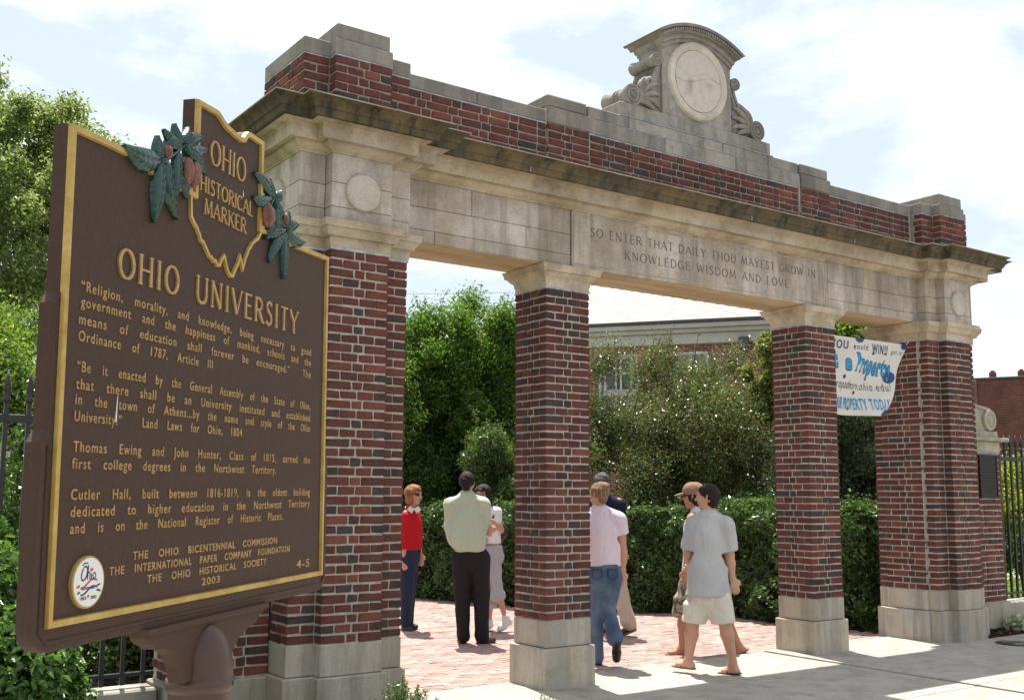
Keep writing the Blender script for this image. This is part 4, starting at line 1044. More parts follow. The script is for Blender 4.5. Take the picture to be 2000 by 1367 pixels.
# ================================================================== PEOPLE
def rcone(P, a, b, ra, rb, ax=None, k=1.):
    """distance to a rounded cone; squashed by k along ax"""
    a = np.asarray(a, float); b = np.asarray(b, float)
    if ax is not None:
        ax = np.asarray(ax, float); ax = ax/np.linalg.norm(ax)
        P = P+((P-a) @ ax)[..., None]*ax*(1/k-1); b = b+((b-a) @ ax)*ax*(1/k-1)
    d = b-a; L2 = max(d @ d, 1e-9); t = np.clip(((P-a) @ d)/L2, 0, 1)
    q = P-(a+t[..., None]*d); r = ra+(rb-ra)*t
    return np.sqrt((q*q).sum(-1))-r
def sdf_mesh(name, prims, res, mt, parent, k=.02, cuts=(), wr=0., wf=30., seed=0, sub=(), shift=0.):
    """one continuous skin over rounded cones (a, b, ra, rb[, axis, squash]) by surface nets"""
    lo = np.min([np.minimum(p[0], p[1])-max(p[2], p[3])-.03 for p in prims], 0); hi = np.max([np.maximum(p[0], p[1])+max(p[2], p[3])+.03 for p in prims], 0)
    n = np.ceil((hi-lo)/res).astype(int)+1; F = np.full(tuple(n), .06, np.float32)
    ax_ = [lo[i]+np.arange(n[i])*res for i in range(3)]
    for p in prims:
        a, b, ra, rb = p[:4]; ex = p[4:6] if len(p) > 4 else (None, 1.)
        l_ = np.minimum(a, b)-max(ra, rb)-.055; h_ = np.maximum(a, b)+max(ra, rb)+.055
        i0 = np.maximum(((l_-lo)/res).astype(int), 0); i1 = np.minimum(((h_-lo)/res).astype(int)+2, n)
        g = np.stack(np.meshgrid(*[ax_[i][i0[i]:i1[i]] for i in range(3)], indexing='ij'), -1)
        d = rcone(g, a, b, ra, rb, *ex); sl_ = tuple(slice(i0[i], i1[i]) for i in range(3)); c = F[sl_]
        h = np.maximum(k-np.abs(d-c), 0)/k; F[sl_] = np.minimum(d, c)-h*h*k*.25
    G = np.stack(np.meshgrid(*ax_, indexing='ij'), -1) if (cuts or wr) else None
    if wr: F += wr*(np.sin(G[..., 0]*wf+3*np.sin(G[..., 2]*wf*.33+seed))*np.sin(G[..., 1]*wf*.8+seed+2*np.sin(G[..., 2]*wf*.21))+.6*np.sin(G[..., 2]*wf*1.1+G[..., 0]*wf*.7+seed*2)).astype(np.float32)
    for (pt, nn, lo_) in cuts:                 # keep the side where (x-pt).nn < 0, optionally only within a radius of pt
        nn = np.asarray(nn, float); nn = nn/np.linalg.norm(nn); dd = (G-np.asarray(pt)) @ nn
        if lo_: 
            r_ = np.sqrt(((G-np.asarray(pt))**2).sum(-1)); F = np.where(r_ < lo_, np.maximum(F, dd), F)
        else: F = np.maximum(F, dd)
    S_ = F < 0; nx, ny, nz = F.shape
    mixed = np.zeros((nx-1, ny-1, nz-1), bool); sm_ = np.zeros((nx-1, ny-1, nz-1, 3)); ct = np.zeros((nx-1, ny-1, nz-1))
    for a in range(3):
        o1, o2 = [(1, 2), (0, 2), (0, 1)][a]
        A0 = [slice(None)]*3; A1 = [slice(None)]*3; A0[a] = slice(0, -1); A1[a] = slice(1, None)
        f0 = F[tuple(A0)]; f1 = F[tuple(A1)]; cr_ = (f0 < 0) != (f1 < 0); t = np.where(cr_, f0/np.where(cr_, f0-f1, 1), 0)
        for u in (0, 1):
            for v in (0, 1):
                sl_ = [slice(None)]*3; sl_[o1] = slice(u, cr_.shape[o1]-1+u); sl_[o2] = slice(v, cr_.shape[o2]-1+v)
                c = cr_[tuple(sl_)]; ct += c; pos = np.zeros(c.shape+(3,)); pos[..., a] = t[tuple(sl_)]; pos[..., o1] = u; pos[..., o2] = v
                sm_ += pos*c[..., None]
    mixed = ct > 0; idx = np.full(mixed.shape, -1); ids = np.argwhere(mixed); idx[mixed] = np.arange(len(ids))
    V = lo+(ids+sm_[mixed]/ct[mixed][:, None])*res
    Q = []
    for a in range(3):
        o1, o2 = [(1, 2), (2, 0), (0, 1)][a]
        A0 = [slice(1, -1)]*3; A0[a] = slice(0, -1); A1 = [slice(1, -1)]*3; A1[a] = slice(1, None)
        s0 = S_[tuple(A0)]; s1 = S_[tuple(A1)]; e = np.argwhere(s0 != s1)
        if not len(e): continue
        inside0 = s0[tuple(e.T)]; base = e.copy(); base[:, o1] += 1; base[:, o2] += 1
        def cell(d1, d2):
            c = base.copy(); c[:, o1] -= d1; c[:, o2] -= d2; return idx[tuple(c.T)]
        q = np.stack([cell(1, 1), cell(0, 1), cell(0, 0), cell(1, 0)], 1)
        q[~inside0] = q[~inside0][:, ::-1]; Q.append(q)
    Q = np.concatenate(Q); Q = Q[(Q >= 0).all(1)]
    return mesh(name, V, Q, mt, parent, True)
def cloth(name, c, rough=.85, var=.05, scale=60):
    """woven cloth: fine grain plus soft folds as relief"""
    m, nt, b = mat(name, rough, 0, .2); n = noise(nt, scale, 5); r = ramp(nt, n.outputs[0], [(.3, tuple(x*(1-var) for x in c)), (.7, tuple(min(1, x*(1+var)) for x in c))])
    nt.links.new(r.outputs[0], b.inputs['Base Color'])
    f = noise(nt, 7.5, 2, .45, sc=(1, 1, .42)); f.inputs['Distortion'].default_value = 1.6
    w = ramp(nt, f.outputs[0], [(.36, 0.), (.5, .75), (.58, 1.), (.66, .35)]); w.color_ramp.interpolation = 'EASE'
    b1 = N(nt, 'ShaderNodeBump'); b1.inputs['Strength'].default_value = .32; b1.inputs['Distance'].default_value = .022; nt.links.new(w.outputs[0], b1.inputs['Height'])
    b2 = N(nt, 'ShaderNodeBump'); b2.inputs['Strength'].default_value = .25; b2.inputs['Distance'].default_value = .003; nt.links.new(n.outputs[0], b2.inputs['Height']); nt.links.new(b1.outputs[0], b2.inputs['Normal'])
    nt.links.new(b2.outputs[0], b.inputs['Normal']); return m
def hair_mat(name, c, spec=.3):
    m, nt, b = mat(name, .5, 0, spec); n = noise(nt, 26, 3, .6, sc=(3.2, 3.2, .5)); r = ramp(nt, n.outputs[0], [(.34, tuple(x*.35 for x in c)), (.6, tuple(min(1, x*1.5) for x in c))])
    nt.links.new(r.outputs[0], b.inputs['Base Color']); bump(nt, b, n.outputs[0], 1., .018); return m
M_SKIN = plain('skin', (.50, .27, .18), .55, 0, .35, .06, 20, .05); M_SKIN2 = plain('skin_tanned', (.36, .17, .10), .55, 0, .35, .06, 20, .05)
M_HAIRD = hair_mat('dark_hair', (.014, .009, .007), .25); M_HAIRG = hair_mat('grey_hair', (.075, .07, .07))
M_HAIRB = hair_mat('blond_hair', (.22, .13, .065)); M_HAIRR = hair_mat('auburn_hair', (.28, .11, .035))
M_LENS = plain('dark_lens', (.008, .008, .01), .1); M_LIP = plain('lips', (.35, .10, .09), .5)
Z = np.array([0, 0, 1.])
def hand(pr, w, d, side, sc=1., curl=.3, nrm=None):
    """palm, four unequal bent fingers and a thumb leaving the side of the palm; w wrist, d pointing direction"""
    w = np.asarray(w, float); d = np.asarray(d, float)/np.linalg.norm(d); nrm = np.asarray(nrm if nrm is not None else CF, float); nrm = nrm-d*(nrm @ d); nrm /= np.linalg.norm(nrm)
    s_ = np.cross(d, nrm)*side; m_ = w+d*.045*sc
    pr.append((w, m_+d*.035*sc, .026*sc, .036*sc, nrm, .5))
    for i, (o, ln) in enumerate(((-.028, .066), (-.0095, .078), (.0095, .073), (.027, .058))):
        p0 = w+d*.085*sc+s_*o*sc; p1 = p0+d*ln*.5*sc+nrm*curl*.012*sc; p2 = p1+(d*(1-curl*.6)+nrm*curl)*ln*.5*sc
        pr.append((p0-d*.02*sc, p1, .0095*sc, .0085*sc)); pr.append((p1, p2, .0085*sc, .0070*sc))
    t0 = w+d*.025*sc-s_*.024*sc; t1 = t0+(d*.6-s_*.75+nrm*.2)*.038*sc; pr.append((t0, t1, .013*sc, .011*sc)); pr.append((t1, t1+(d*.95-s_*.2+nrm*.2)*.032*sc, .011*sc, .008*sc))
def head(pr, c, face, sc=1., up=Z):
    """skull, face, jaw, nose, ears; c centre, face unit direction"""
    f = np.asarray(face, float)/np.linalg.norm(face); u = up; s_ = np.cross(f, u)
    pr.append((c+u*.028*sc-f*.018*sc, c+u*.022*sc+f*.010*sc, .086*sc, .080*sc, s_, .88))
    pr.append((c+f*.022*sc+u*.01*sc, c+f*.036*sc-u*.070*sc, .068*sc, .040*sc, s_, .9))
    pr.append((c+f*.046*sc-u*.078*sc, c+f*.058*sc-u*.090*sc, .026*sc, .020*sc))
    pr.append((c+f*.086*sc+u*.012*sc, c+f*.108*sc-u*.022*sc, .008*sc, .0125*sc))
    pr.append((c+f*.082*sc-u*.052*sc-s_*.014*sc, c+f*.082*sc-u*.052*sc+s_*.014*sc, .009*sc, .009*sc))
    for k in (-1, 1):
        pr.append((c+s_*k*.078*sc+u*.016*sc-f*.008*sc, c+s_*k*.076*sc-u*.022*sc-f*.002*sc, .014*sc, .009*sc, f, .6))
        pr.append((c+f*.070*sc+s_*k*.034*sc-u*.022*sc, c+f*.062*sc+s_*k*.040*sc-u*.030*sc, .022*sc, .020*sc))
        pr.append((c+f*.078*sc+s_*k*.012*sc+u*.036*sc, c+f*.066*sc+s_*k*.045*sc+u*.034*sc, .012*sc, .011*sc))
def foot(pr, an, heel, toe, r=.035, skin=True):
    an, heel, toe = map(lambda v: np.asarray(v, float), (an, heel, toe))
    pr.append((an, heel+(toe-heel)*.1+Z*.0, .036, .032)); pr.append((an+(toe-heel)*.05-Z*.01, heel*.35+toe*.65, .036, .028)); pr.append((heel, toe, .031, .026))
    s_ = np.cross((toe-heel)/np.linalg.norm(toe-heel), Z)
    pr.append((heel*.4+toe*.6-s_*.015, toe-s_*.02, .026, .020)); pr.append((heel*.4+toe*.6+s_*.015, toe+s_*.018, .026, .018))
def shoe(name, an, heel, toe, mt, par, sole=None, sc=1.):
    an, heel, toe = map(lambda v: np.asarray(v, float), (an, heel, toe)); s_ = np.cross((toe-heel)/np.linalg.norm(toe-heel), Z)
    pr = [(an, heel, .045*sc, .042*sc), (an, heel*.45+toe*.55, .044*sc, .038*sc), (heel, toe, .042*sc, .034*sc), (heel*.4+toe*.6-s_*.012, toe-s_*.012, .040*sc, .032*sc), (heel*.4+toe*.6+s_*.012, toe+s_*.012, .040*sc, .030*sc)]
    o = sdf_mesh(name, pr, .009, mt, par, .02)
    if sole is not None:
        d = (toe-heel)/np.linalg.norm(toe-heel); n_ = np.cross(s_, d); 
        sp = [(heel-n_*.034, heel*.5+toe*.5-n_*.034, .040*sc, .040*sc, n_, .30), (heel*.5+toe*.5-n_*.034, toe-n_*.032, .042*sc, .038*sc, n_, .30)]
        sdf_mesh('sole', sp, .008, sole, o, .015)
    return o
def sandal(heel, toe, mt, par, n_=Z):
    heel, toe = np.asarray(heel, float), np.asarray(toe, float); d = (toe-heel)/np.linalg.norm(toe-heel); s_ = np.cross(d, n_)
    o = sdf_mesh('sandal', [(heel-d*.01, heel*.5+toe*.5, .036, .040, n_, .32), (heel*.5+toe*.5, toe+d*.018, .042, .036, n_, .32)], .008, mt, par, .015)
    b = MB(); m_ = heel*.25+toe*.75
    for k in (-1, 1): b.tube([heel*.45+toe*.55+s_*k*.045, heel*.4+toe*.6+n_*.040+s_*k*.030, m_+n_*.048, toe*.92+heel*.08+n_*.035], .007, 6)
    b.build('strap', mt, o, smooth=True); return o
def body(pr, J, fa, build=1., female=False):
    """torso, arms and legs over joints J (dict of points); fa facing direction (unit, horizontal)"""
    fa = np.asarray(fa, float); fa /= np.linalg.norm(fa); b = build
    if 'neck' in J: pr.append((J['neck'], J['headb'], .055*b, .050*b))
    pr.append((J['chest'], J['waist'], .150*b, (.118 if female else .135)*b, fa, .66)); pr.append((J['waist'], J['hip'], (.118 if female else .135)*b, .148*b, fa, .72))
    pr.append((J['neck'], J['chest']+Z*.04, .060*b, .12*b, fa, .6))
    for k in 'LR':
        if 'sh'+k in J:
            pr.append((J['neck']-Z*.03, J['sh'+k], .055*b, .056*b)); pr.append((J['sh'+k], J['chest'], .060*b, .10*b, fa, .7))
        if 'el'+k in J: pr.append((J['sh'+k], J['el'+k], .054*b, .041*b))
        if 'wr'+k in J: pr.append((J['el'+k], J['el'+k]*.6+J['wr'+k]*.4, .041*b, .041*b)); pr.append((J['el'+k]*.6+J['wr'+k]*.4, J['wr'+k], .041*b, .026*b))
        if 'kn'+k in J: pr.append((J['hp'+k], J['kn'+k], .088*b, .056*b)); pr.append((J['kn'+k], J['kn'+k]*.65+J['an'+k]*.35, .053*b, .058*b)); pr.append((J['kn'+k]*.65+J['an'+k]*.35, J['an'+k], .058*b, .033*b))
    return pr
def joints(D, spec):
    """spec: name -> (px, py, metres further from the camera)"""
    return {k: at(v[0], v[1], D+(v[2] if len(v) > 2 else 0)) for k, v in spec.items()}
H_F = np.array([CF[0], CF[1], 0]); H_F /= np.linalg.norm(H_F); H_R = np.array([CR[0], CR[1], 0]); H_R /= np.linalg.norm(H_R)
def direc(right, away, up=0.): v = H_R*right+H_F*away+Z*up; return v/np.linalg.norm(v)
def person(label, ground, group=None): return empty('person', (0, 0, 0), label=label, cat='person', group=group)
def hairmesh(c, f, mt, par, sc=1., extra=(), top=1.0, back=1.0):
    f = np.asarray(f, float); f = f/np.linalg.norm(f); s_ = np.cross(f, Z)
    pr = [(c+Z*.045*sc-f*.026*sc, c+Z*.040*sc+f*.004*sc, .090*sc*top, .088*sc*top, s_, .93), (c+Z*.02*sc-f*.040*sc, c-Z*.035*sc-f*.042*sc, .080*sc*back, .052*sc*back, s_, .98)]
    for k in (-1, 1): pr.append((c+Z*.03*sc+s_*k*.045*sc-f*.02*sc, c-Z*.0*sc+s_*k*.066*sc-f*.018*sc, .045*sc, .022*sc))
    return sdf_mesh('hair', pr+list(extra), .008, mt, par, .02, wr=.0032, wf=85)

c1 = lambda x, y, d=0: (770+x/3.417, 880+y/3.417, d)
c2 = lambda x, y, d=0: (1120+x/2.972, 880+y/2.972, d)

# --- man in pale green shirt, arms folded, seen from behind
D = 11.35; p = person('man seen from behind in pale green shirt and black trousers, arms folded, between left pier and second pillar', None)
p['label'] = 'man from behind in pale green shirt and black trousers with folded arms'
fa = direc(.25, 1)
J = joints(D, dict(headb=c1(487, 262, .03), neck=c1(487, 312), chest=c1(487, 430, .02), waist=c1(500, 570), hip=c1(508, 690), shL=c1(385, 352), shR=c1(590, 352), elL=c1(372, 500, .05), elR=c1(610, 505, .06), wrL=c1(470, 480, .26), wrR=c1(500, 500, .24),
    hpL=c1(450, 700), hpR=c1(568, 700), knL=c1(455, 955, .03), knR=c1(580, 955, .03), anL=c1(458, 1215), anR=c1(580, 1222)))
hc = at(*c1(487, 218)[:2], D+.02)
pr = []; head(pr, hc, fa, .98); body(pr, J, fa, 1.02); hand(pr, at(*c1(600, 548)[:2], D+.03), direc(.55, -.35, .25), 1, .95, .9); 
pr.append((J['wrL'], at(*c1(600, 548)[:2], D+.04), .03, .026))
sdf_mesh('body', pr, .0095, M_SKIN, p)
M_GSH = cloth('pale_green_shirt', (.44, .50, .39)); M_BLKT = cloth('black_trousers', (.016, .015, .018), .8)
q = lambda *a: at(*c1(*a[:2])[:2], D+(a[2] if len(a) > 2 else 0))
pr = [(q(487, 325), q(487, 440, .02), .10, .185, fa, .62), (q(487, 440, .02), q(492, 590), .188, .195, fa, .68), (q(492, 590), q(500, 622), .195, .178, fa, .72),
      (q(470, 318), q(383, 360), .062, .075), (q(505, 318), q(592, 360), .062, .075), (q(383, 360), q(374, 500, .05), .078, .068), (q(592, 360), q(612, 505, .06), .078, .068),
      (q(374, 500, .05), J['wrL'], .066, .045), (q(612, 505, .06), J['wrR'], .066, .045), (q(372, 500), q(395, 600), .05, .06), (q(487, 288, .01), q(487, 318), .062, .07)]
sh = sdf_mesh('shirt', pr, .010, M_GSH, p, .035, wr=.0065, wf=22, seed=1)
b = MB(); ring = [q(487, 282, .0)+H_R*.060*cos(t)+H_F*.052*sin(t)+Z*(.006*sin(t)) for t in np.linspace(0, 2*pi, 22)]; b.tube(ring, .014, 6); b.build('collar', M_GSH, sh, smooth=True)
pr = [(q(500, 655), q(508, 700), .168, .178, fa, .74), (q(508, 700), q(455, 730), .165, .12, fa, .8), (q(508, 700), q(568, 730), .165, .12, fa, .8), (q(452, 720), q(455, 955, .03), .120, .090), (q(566, 720), q(582, 955, .03), .120, .090),
      (q(455, 955, .03), q(460, 1215), .090, .068), (q(582, 955, .03), q(584, 1218), .090, .074), (q(460, 1215), q(462, 1238), .068, .070), (q(584, 1218), q(586, 1240), .074, .076)]
sdf_mesh('trousers', pr, .010, M_BLKT, p, .018, cuts=[(q(500, 632), Z, 0)], wr=.002, wf=30, seed=2)
b = MB(); ring = [q(500, 655)+H_R*.158*cos(t)+H_F*.112*sin(t) for t in np.linspace(0, 2*pi, 30)]; b.tube(ring, .016, 6); b.build('belt', M_HAIRD, p, smooth=True)
M_BSHOE = plain('dark_brown_shoe', (.035, .014, .010), .35)
shoe('shoe', q(458, 1235), q(455, 1272), q(448, 1262, .17), M_BSHOE, p); shoe('shoe', q(585, 1240), q(575, 1276), q(655, 1264, .04), M_BSHOE, p)
hairmesh(hc, fa, M_HAIRD, p, .96)

# --- woman in red sweater with sunglasses
D = 12.4; p = person('woman in red sweater, white collar and sunglasses standing beside the left pier', None); fa = direc(.85, -.5)
q = lambda *a: at(*c1(*a[:2])[:2], D+(a[2] if len(a) > 2 else 0))
J = {k: q(*v) for k, v in dict(headb=(125, 345), neck=(112, 392), chest=(110, 480), waist=(112, 610), hip=(105, 690), shL=(80, 430, -.09), shR=(140, 425, .12), elL=(62, 590, -.12), elR=(160, 580, .16), wrL=(68, 720, -.12), wrR=(172, 690, .16),
    hpL=(92, 715, -.05), hpR=(112, 715, .06), knL=(85, 930, -.04), knR=(100, 930, .06), anL=(72, 1140, -.03), anR=(98, 1130, .06)).items()}
hc = q(132, 298); pr = []; head(pr, hc, fa, .98); body(pr, J, fa, .88, True); hand(pr, J['wrL'], direc(.1, 0, -1), 1, .9, .4); hand(pr, J['wrR'], direc(.1, 0, -1), -1, .9, .4)
sdf_mesh('body', pr, .0095, M_SKIN, p)
M_RED = cloth('red_sweater', (.46, .010, .018)); M_DEN = cloth('dark_denim', (.020, .030, .060)); M_WCL = cloth('white_cloth', (.68, .68, .68))
sw_ = sdf_mesh('sweater', [(q(112, 400), q(110, 490), .085, .155, fa, .7), (q(110, 490), q(110, 650), .155, .150, fa, .75), (q(105, 410), q(82, 440, -.09), .06, .062), (q(115, 410), q(142, 436, .12), .06, .062),
    (q(82, 440, -.09), q(64, 590, -.12), .064, .052), (q(64, 590, -.12), q(66, 655, -.12), .052, .048), (q(142, 436, .12), q(160, 580, .16), .062, .05), (q(160, 580, .16), q(166, 640, .16), .05, .045)], .010, M_RED, p, .03, cuts=[(q(110, 655), -Z, 0)], wr=.005, wf=26)
b = MB(); cc = q(118, 388, -.02)
for sg in (-1, 1): b.prism([(0, 0), (.05*sg, .035), (.085*sg, -.01), (.03*sg, -.05)] if sg > 0 else [(0, 0), (.03*sg, -.05), (.085*sg, -.01), (.05*sg, .035)], -.008, .008)
co = b.build('collar', M_WCL, sw_); co.location = cc+direc(.5, -1)*.07-Z*.0; co.rotation_euler = (0, 0, math.atan2(direc(.4, -1)[1], direc(.4, -1)[0])+pi/2)
b = MB(); ring = [q(114, 385)+H_R*.062*cos(t)+H_F*.055*sin(t)-Z*.012*cos(t) for t in np.linspace(0, 2*pi, 20)]; b.tube(ring, .016, 6); b.build('collar_band', M_WCL, sw_, smooth=True)
sdf_mesh('jeans', [(q(108, 665), q(102, 710), .14, .145, fa, .8), (q(92, 715, -.05), q(85, 930, -.04), .10, .072), (q(112, 715, .06), q(102, 930, .06), .10, .072), (q(85, 930, -.04), q(74, 1150, -.03), .072, .058), (q(102, 930, .06), q(98, 1140, .06), .072, .056)], .010, M_DEN, p, .03, cuts=[(q(108, 662), Z, 0)], wr=.002)
M_NSH = plain('navy_shoe', (.015, .016, .025), .4)
shoe('shoe', q(74, 1160, -.03), q(66, 1192, -.02), q(110, 1196, -.06), M_NSH, p, sc=.85); shoe('shoe', q(98, 1150, .06), q(96, 1172, .07), q(142, 1176, .05), M_NSH, p, sc=.85)
hairmesh(hc, fa, M_HAIRR, p, .98, extra=[(hc+Z*.03-fa*.03, hc-Z*.055-fa*.035, .085, .07), (hc+Z*.07+fa*.045, hc+Z*.055+fa*.055, .045, .04)])
def glasses(hc, f, par, mt, r, sc=1., frame=None, dz=.012, name='sunglasses'):
    f = np.asarray(f, float)/np.linalg.norm(f); s_ = np.cross(f, Z); pr = []
    for k in (-1, 1): pr.append((hc+f*.086*sc+s_*k*.026*sc+Z*dz*sc, hc+f*.074*sc+s_*k*.048*sc+Z*dz*sc, r, r, f, .35)); pr.append((hc+f*.07*sc+s_*k*.07*sc+Z*(dz+.008)*sc, hc-f*.01*sc+s_*k*.082*sc+Z*(dz+.008)*sc, .005, .005))
    pr.append((hc+f*.094*sc-s_*.01+Z*(dz+.006)*sc, hc+f*.094*sc+s_*.01+Z*(dz+.006)*sc, .005, .005)); return sdf_mesh(name, pr, .006, mt, par, .006)
glasses(hc, fa, p, M_LENS, .023, .98)
b = MB(); b.tube([hc+fa*.094-Z*.052-np.cross(fa, Z)*.02, hc+fa*.098-Z*.053, hc+fa*.094-Z*.052+np.cross(fa, Z)*.02], .005, 6); b.build('mouth', M_LIP, p, smooth=True)

# --- young woman with glasses, long dark hair, white top, grey capri trousers, black bag
D = 12.35; p = person('young woman with glasses and long dark hair in white top behind the green-shirted man', None); fa = direc(-.35, -1)
q = lambda *a: at(*c1(*a[:2])[:2], D+(a[2] if len(a) > 2 else 0))
J = {k: q(*v) for k, v in dict(headb=(600, 345), neck=(612, 385), chest=(632, 470), waist=(645, 590), hip=(655, 680), shL=(575, 410), shR=(682, 408), elL=(575, 540, -.03), elR=(712, 530, -.02), wrL=(610, 600, -.12), wrR=(655, 468, -.16),
    hpL=(635, 700), hpR=(672, 700), knL=(640, 890), knR=(676, 865, -.06), anL=(636, 1130, .08), anR=(735, 1095, -.04)).items()}
hc = q(588, 295); pr = []; head(pr, hc, fa, .93); body(pr, J, fa, .82, True); hand(pr, J['wrR'], direc(-.8, -.1, .3), -1, .85, .7); hand(pr, J['wrL'], direc(-.5, 0, -.5), 1, .85, .5)
sdf_mesh('body', pr, .009, M_SKIN, p)
M_WTOP = cloth('white_top', (.72, .71, .73)); M_GREYP = cloth('pale_grey_trousers', (.37, .38, .42)); M_BAG = plain('black_bag_leather', (.012, .012, .014), .5)
sdf_mesh('top', [(q(612, 395), q(632, 480), .09, .135, fa, .7), (q(632, 480), q(648, 612), .135, .115, fa, .78), (q(625, 398), q(682, 412), .055, .06), (q(600, 398), q(576, 414), .055, .06), (q(682, 412), q(692, 455), .06, .052), (q(576, 414), q(572, 455), .06, .052)], .010, M_WTOP, p, .03, cuts=[(q(648, 618), -Z, 0)], wr=.002)
sdf_mesh('trousers', [(q(652, 640), q(655, 700), .125, .14, fa, .8), (q(638, 705, .03), q(640, 890, .05), .082, .062), (q(672, 705), q(680, 860, -.06), .084, .064), (q(640, 890, .05), q(643, 1020, .08), .062, .060), (q(680, 860, -.06), q(692, 965, -.08), .064, .072), (q(676, 968, -.08), q(704, 962, -.08), .070, .068), (q(630, 1022, .05), q(656, 1020, .05), .062, .062)], .009, M_GREYP, p, .014, cuts=[(q(652, 628), Z, 0)], wr=.0035, wf=36)
M_WSH = plain('white_trainer', (.60, .60, .58), .6, var=.1)
shoe('shoe', q(636, 1135, .08), q(640, 1165, .10), q(620, 1172, -.02), M_WSH, p, sc=.82); shoe('shoe', q(742, 1110, -.04), q(768, 1142, -.02), q(705, 1190, -.12), M_WSH, p, sc=.86)
hairmesh(hc, fa, M_HAIRD, p, .95, extra=[(hc+Z*.05-fa*.02+H_R*.04, hc-Z*.13+H_R*.085, .06, .035), (hc-Z*.13+H_R*.085, hc-Z*.22+H_R*.10, .035, .02), (hc+Z*.03-fa*.05, hc-Z*.16-fa*.05, .075, .04), (hc+Z*.05-H_R*.05, hc-Z*.04-H_R*.078, .045, .025)])
b = MB(); s_ = np.cross(fa, Z)
for k in (-1, 1): cc = hc+fa*.088+s_*k*.034+Z*.010; b.tube([cc+s_*.023*cos(t)+Z*.017*sin(t) for t in np.linspace(0, 2*pi, 15)], .0032, 5)
b.tube([hc+fa*.092-s_*.012+Z*.014, hc+fa*.095+Z*.017, hc+fa*.092+s_*.012+Z*.014], .003, 5); b.build('glasses', M_LENS, p, smooth=True)
for k in (-1, 1): cc = hc+fa*.080+s_*k*.034+Z*.010; b = MB(); b.lathe([(0, -.006), (.007, -.003), (.007, .003), (0, .006)], cc, 8); b.build('eye', M_HAIRD, p, smooth=True)
b = MB(); b.tube([hc+fa*.090-Z*.050-s_*.022, hc+fa*.094-Z*.053, hc+fa*.090-Z*.050+s_*.022], .0055, 6); b.build('mouth', M_LIP, p, smooth=True)
bg_ = empty('shoulder_bag', label='black shoulder bag hanging from the young woman with glasses', cat='bag')
sdf_mesh('bag_body', [(q(640, 545, .10), q(725, 535, .10), .07, .06), (q(648, 580, .10), q(715, 570, .10), .06, .05), (q(720, 500, .10), q(728, 545, .10), .04, .05)], .011, M_BAG, bg_, .04)
b = MB(); b.tube([q(720, 510, .08), q(705, 450, .05), q(690, 395, .0), q(660, 440, -.10), q(645, 540, -.02)], .010, 6); b.build('strap', M_BAG, bg_, smooth=True)

# --- man in navy shirt and khaki trousers ahead of the woman in pink
D = 12.1; p = person('grey-haired man in navy shirt and khaki trousers walking ahead of the woman in pink', None); fa = direc(-.5, 1)
q = lambda *a: at(*c2(*a[:2])[:2], D+(a[2] if len(a) > 2 else 0))
J = {k: q(*v) for k, v in dict(headb=(165, 240), neck=(178, 275), chest=(200, 370), waist=(205, 500), hip=(215, 610), shL=(110, 310), shR=(262, 305), elL=(95, 450), elR=(285, 450, .03), wrL=(110, 580, -.1), wrR=(292, 590, .0),
    hpL=(180, 630), hpR=(240, 630), knL=(175, 830, .15), knR=(270, 820, -.05), anL=(165, 1010, .2), anR=(312, 985, -.15)).items()}
hc = q(160, 195); pr = []; head(pr, hc, fa, 1.0); body(pr, J, fa, 1.0); hand(pr, J['wrR'], direc(0, 0, -1), -1, .95, .4); sdf_mesh('body', pr, .011, M_SKIN2, p)
M_NAVS = cloth('navy_shirt', (.010, .012, .040)); M_KHA = cloth('khaki_cotton', (.46, .38, .31))
sdf_mesh('shirt', [(q(180, 285), q(200, 390), .10, .185, fa, .66), (q(200, 390), q(212, 620), .185, .175, fa, .7), (q(180, 290), q(108, 322), .07, .075), (q(190, 290), q(264, 318), .07, .075), (q(108, 322), q(97, 420), .075, .062), (q(264, 318), q(282, 420, .03), .075, .064)], .011, M_NAVS, p, .035, wr=.003)
sdf_mesh('trousers', [(q(214, 600), q(215, 650), .16, .165, fa, .76), (q(182, 650), q(175, 830, .15), .115, .09), (q(240, 650), q(272, 830, -.05), .118, .092), (q(272, 830, -.05), q(316, 985, -.15), .092, .080), (q(175, 830, .15), q(165, 1000, .2), .09, .078), (q(316, 985, -.15), q(328, 1005, -.15), .08, .075)], .011, M_KHA, p, .03, wr=.004, wf=34)
M_LSOLE = plain('tan_sole', (.25, .18, .10), .8)
shoe('shoe', q(318, 1000, -.15), q(345, 1030, -.15), q(275, 1058, -.05), M_BSHOE, p, M_LSOLE, .92); shoe('shoe', q(165, 1015, .2), q(170, 1045, .2), q(130, 1050, .3), M_BSHOE, p, None, .92)
hairmesh(hc, fa, M_HAIRG, p, 1.03)

# --- woman in pink T-shirt and jeans walking away, hair in a bun
D = 9.95; p = person('woman in pale pink T-shirt and blue jeans walking away beside the second pillar', None); fa = direc(-.25, 1)
q = lambda *a: at(*c2(*a[:2])[:2], D+(a[2] if len(a) > 2 else 0))
J = {k: q(*v) for k, v in dict(headb=(148, 300), neck=(152, 342), chest=(175, 440), waist=(182, 580), hip=(182, 690), shL=(75, 395), shR=(262, 392), elL=(50, 590, -.0), elR=(288, 590, .02), wrL=(60, 720, .05), wrR=(282, 700, .03),
    hpL=(140, 720), hpR=(222, 720), knL=(132, 950, .03), knR=(205, 930, .05), anL=(140, 1195), anR=(248, 1085, -.18)).items()}
hc = q(148, 258); f2 = direc(-.75, .65); pr = []; head(pr, hc, f2, .96); body(pr, J, fa, .92, True); hand(pr, J['wrR'], direc(0, .1, -1), -1, .88, .5); hand(pr, J['wrL'], direc(0, .1, -1), 1, .88, .5); sdf_mesh('body', pr, .009, M_SKIN, p)
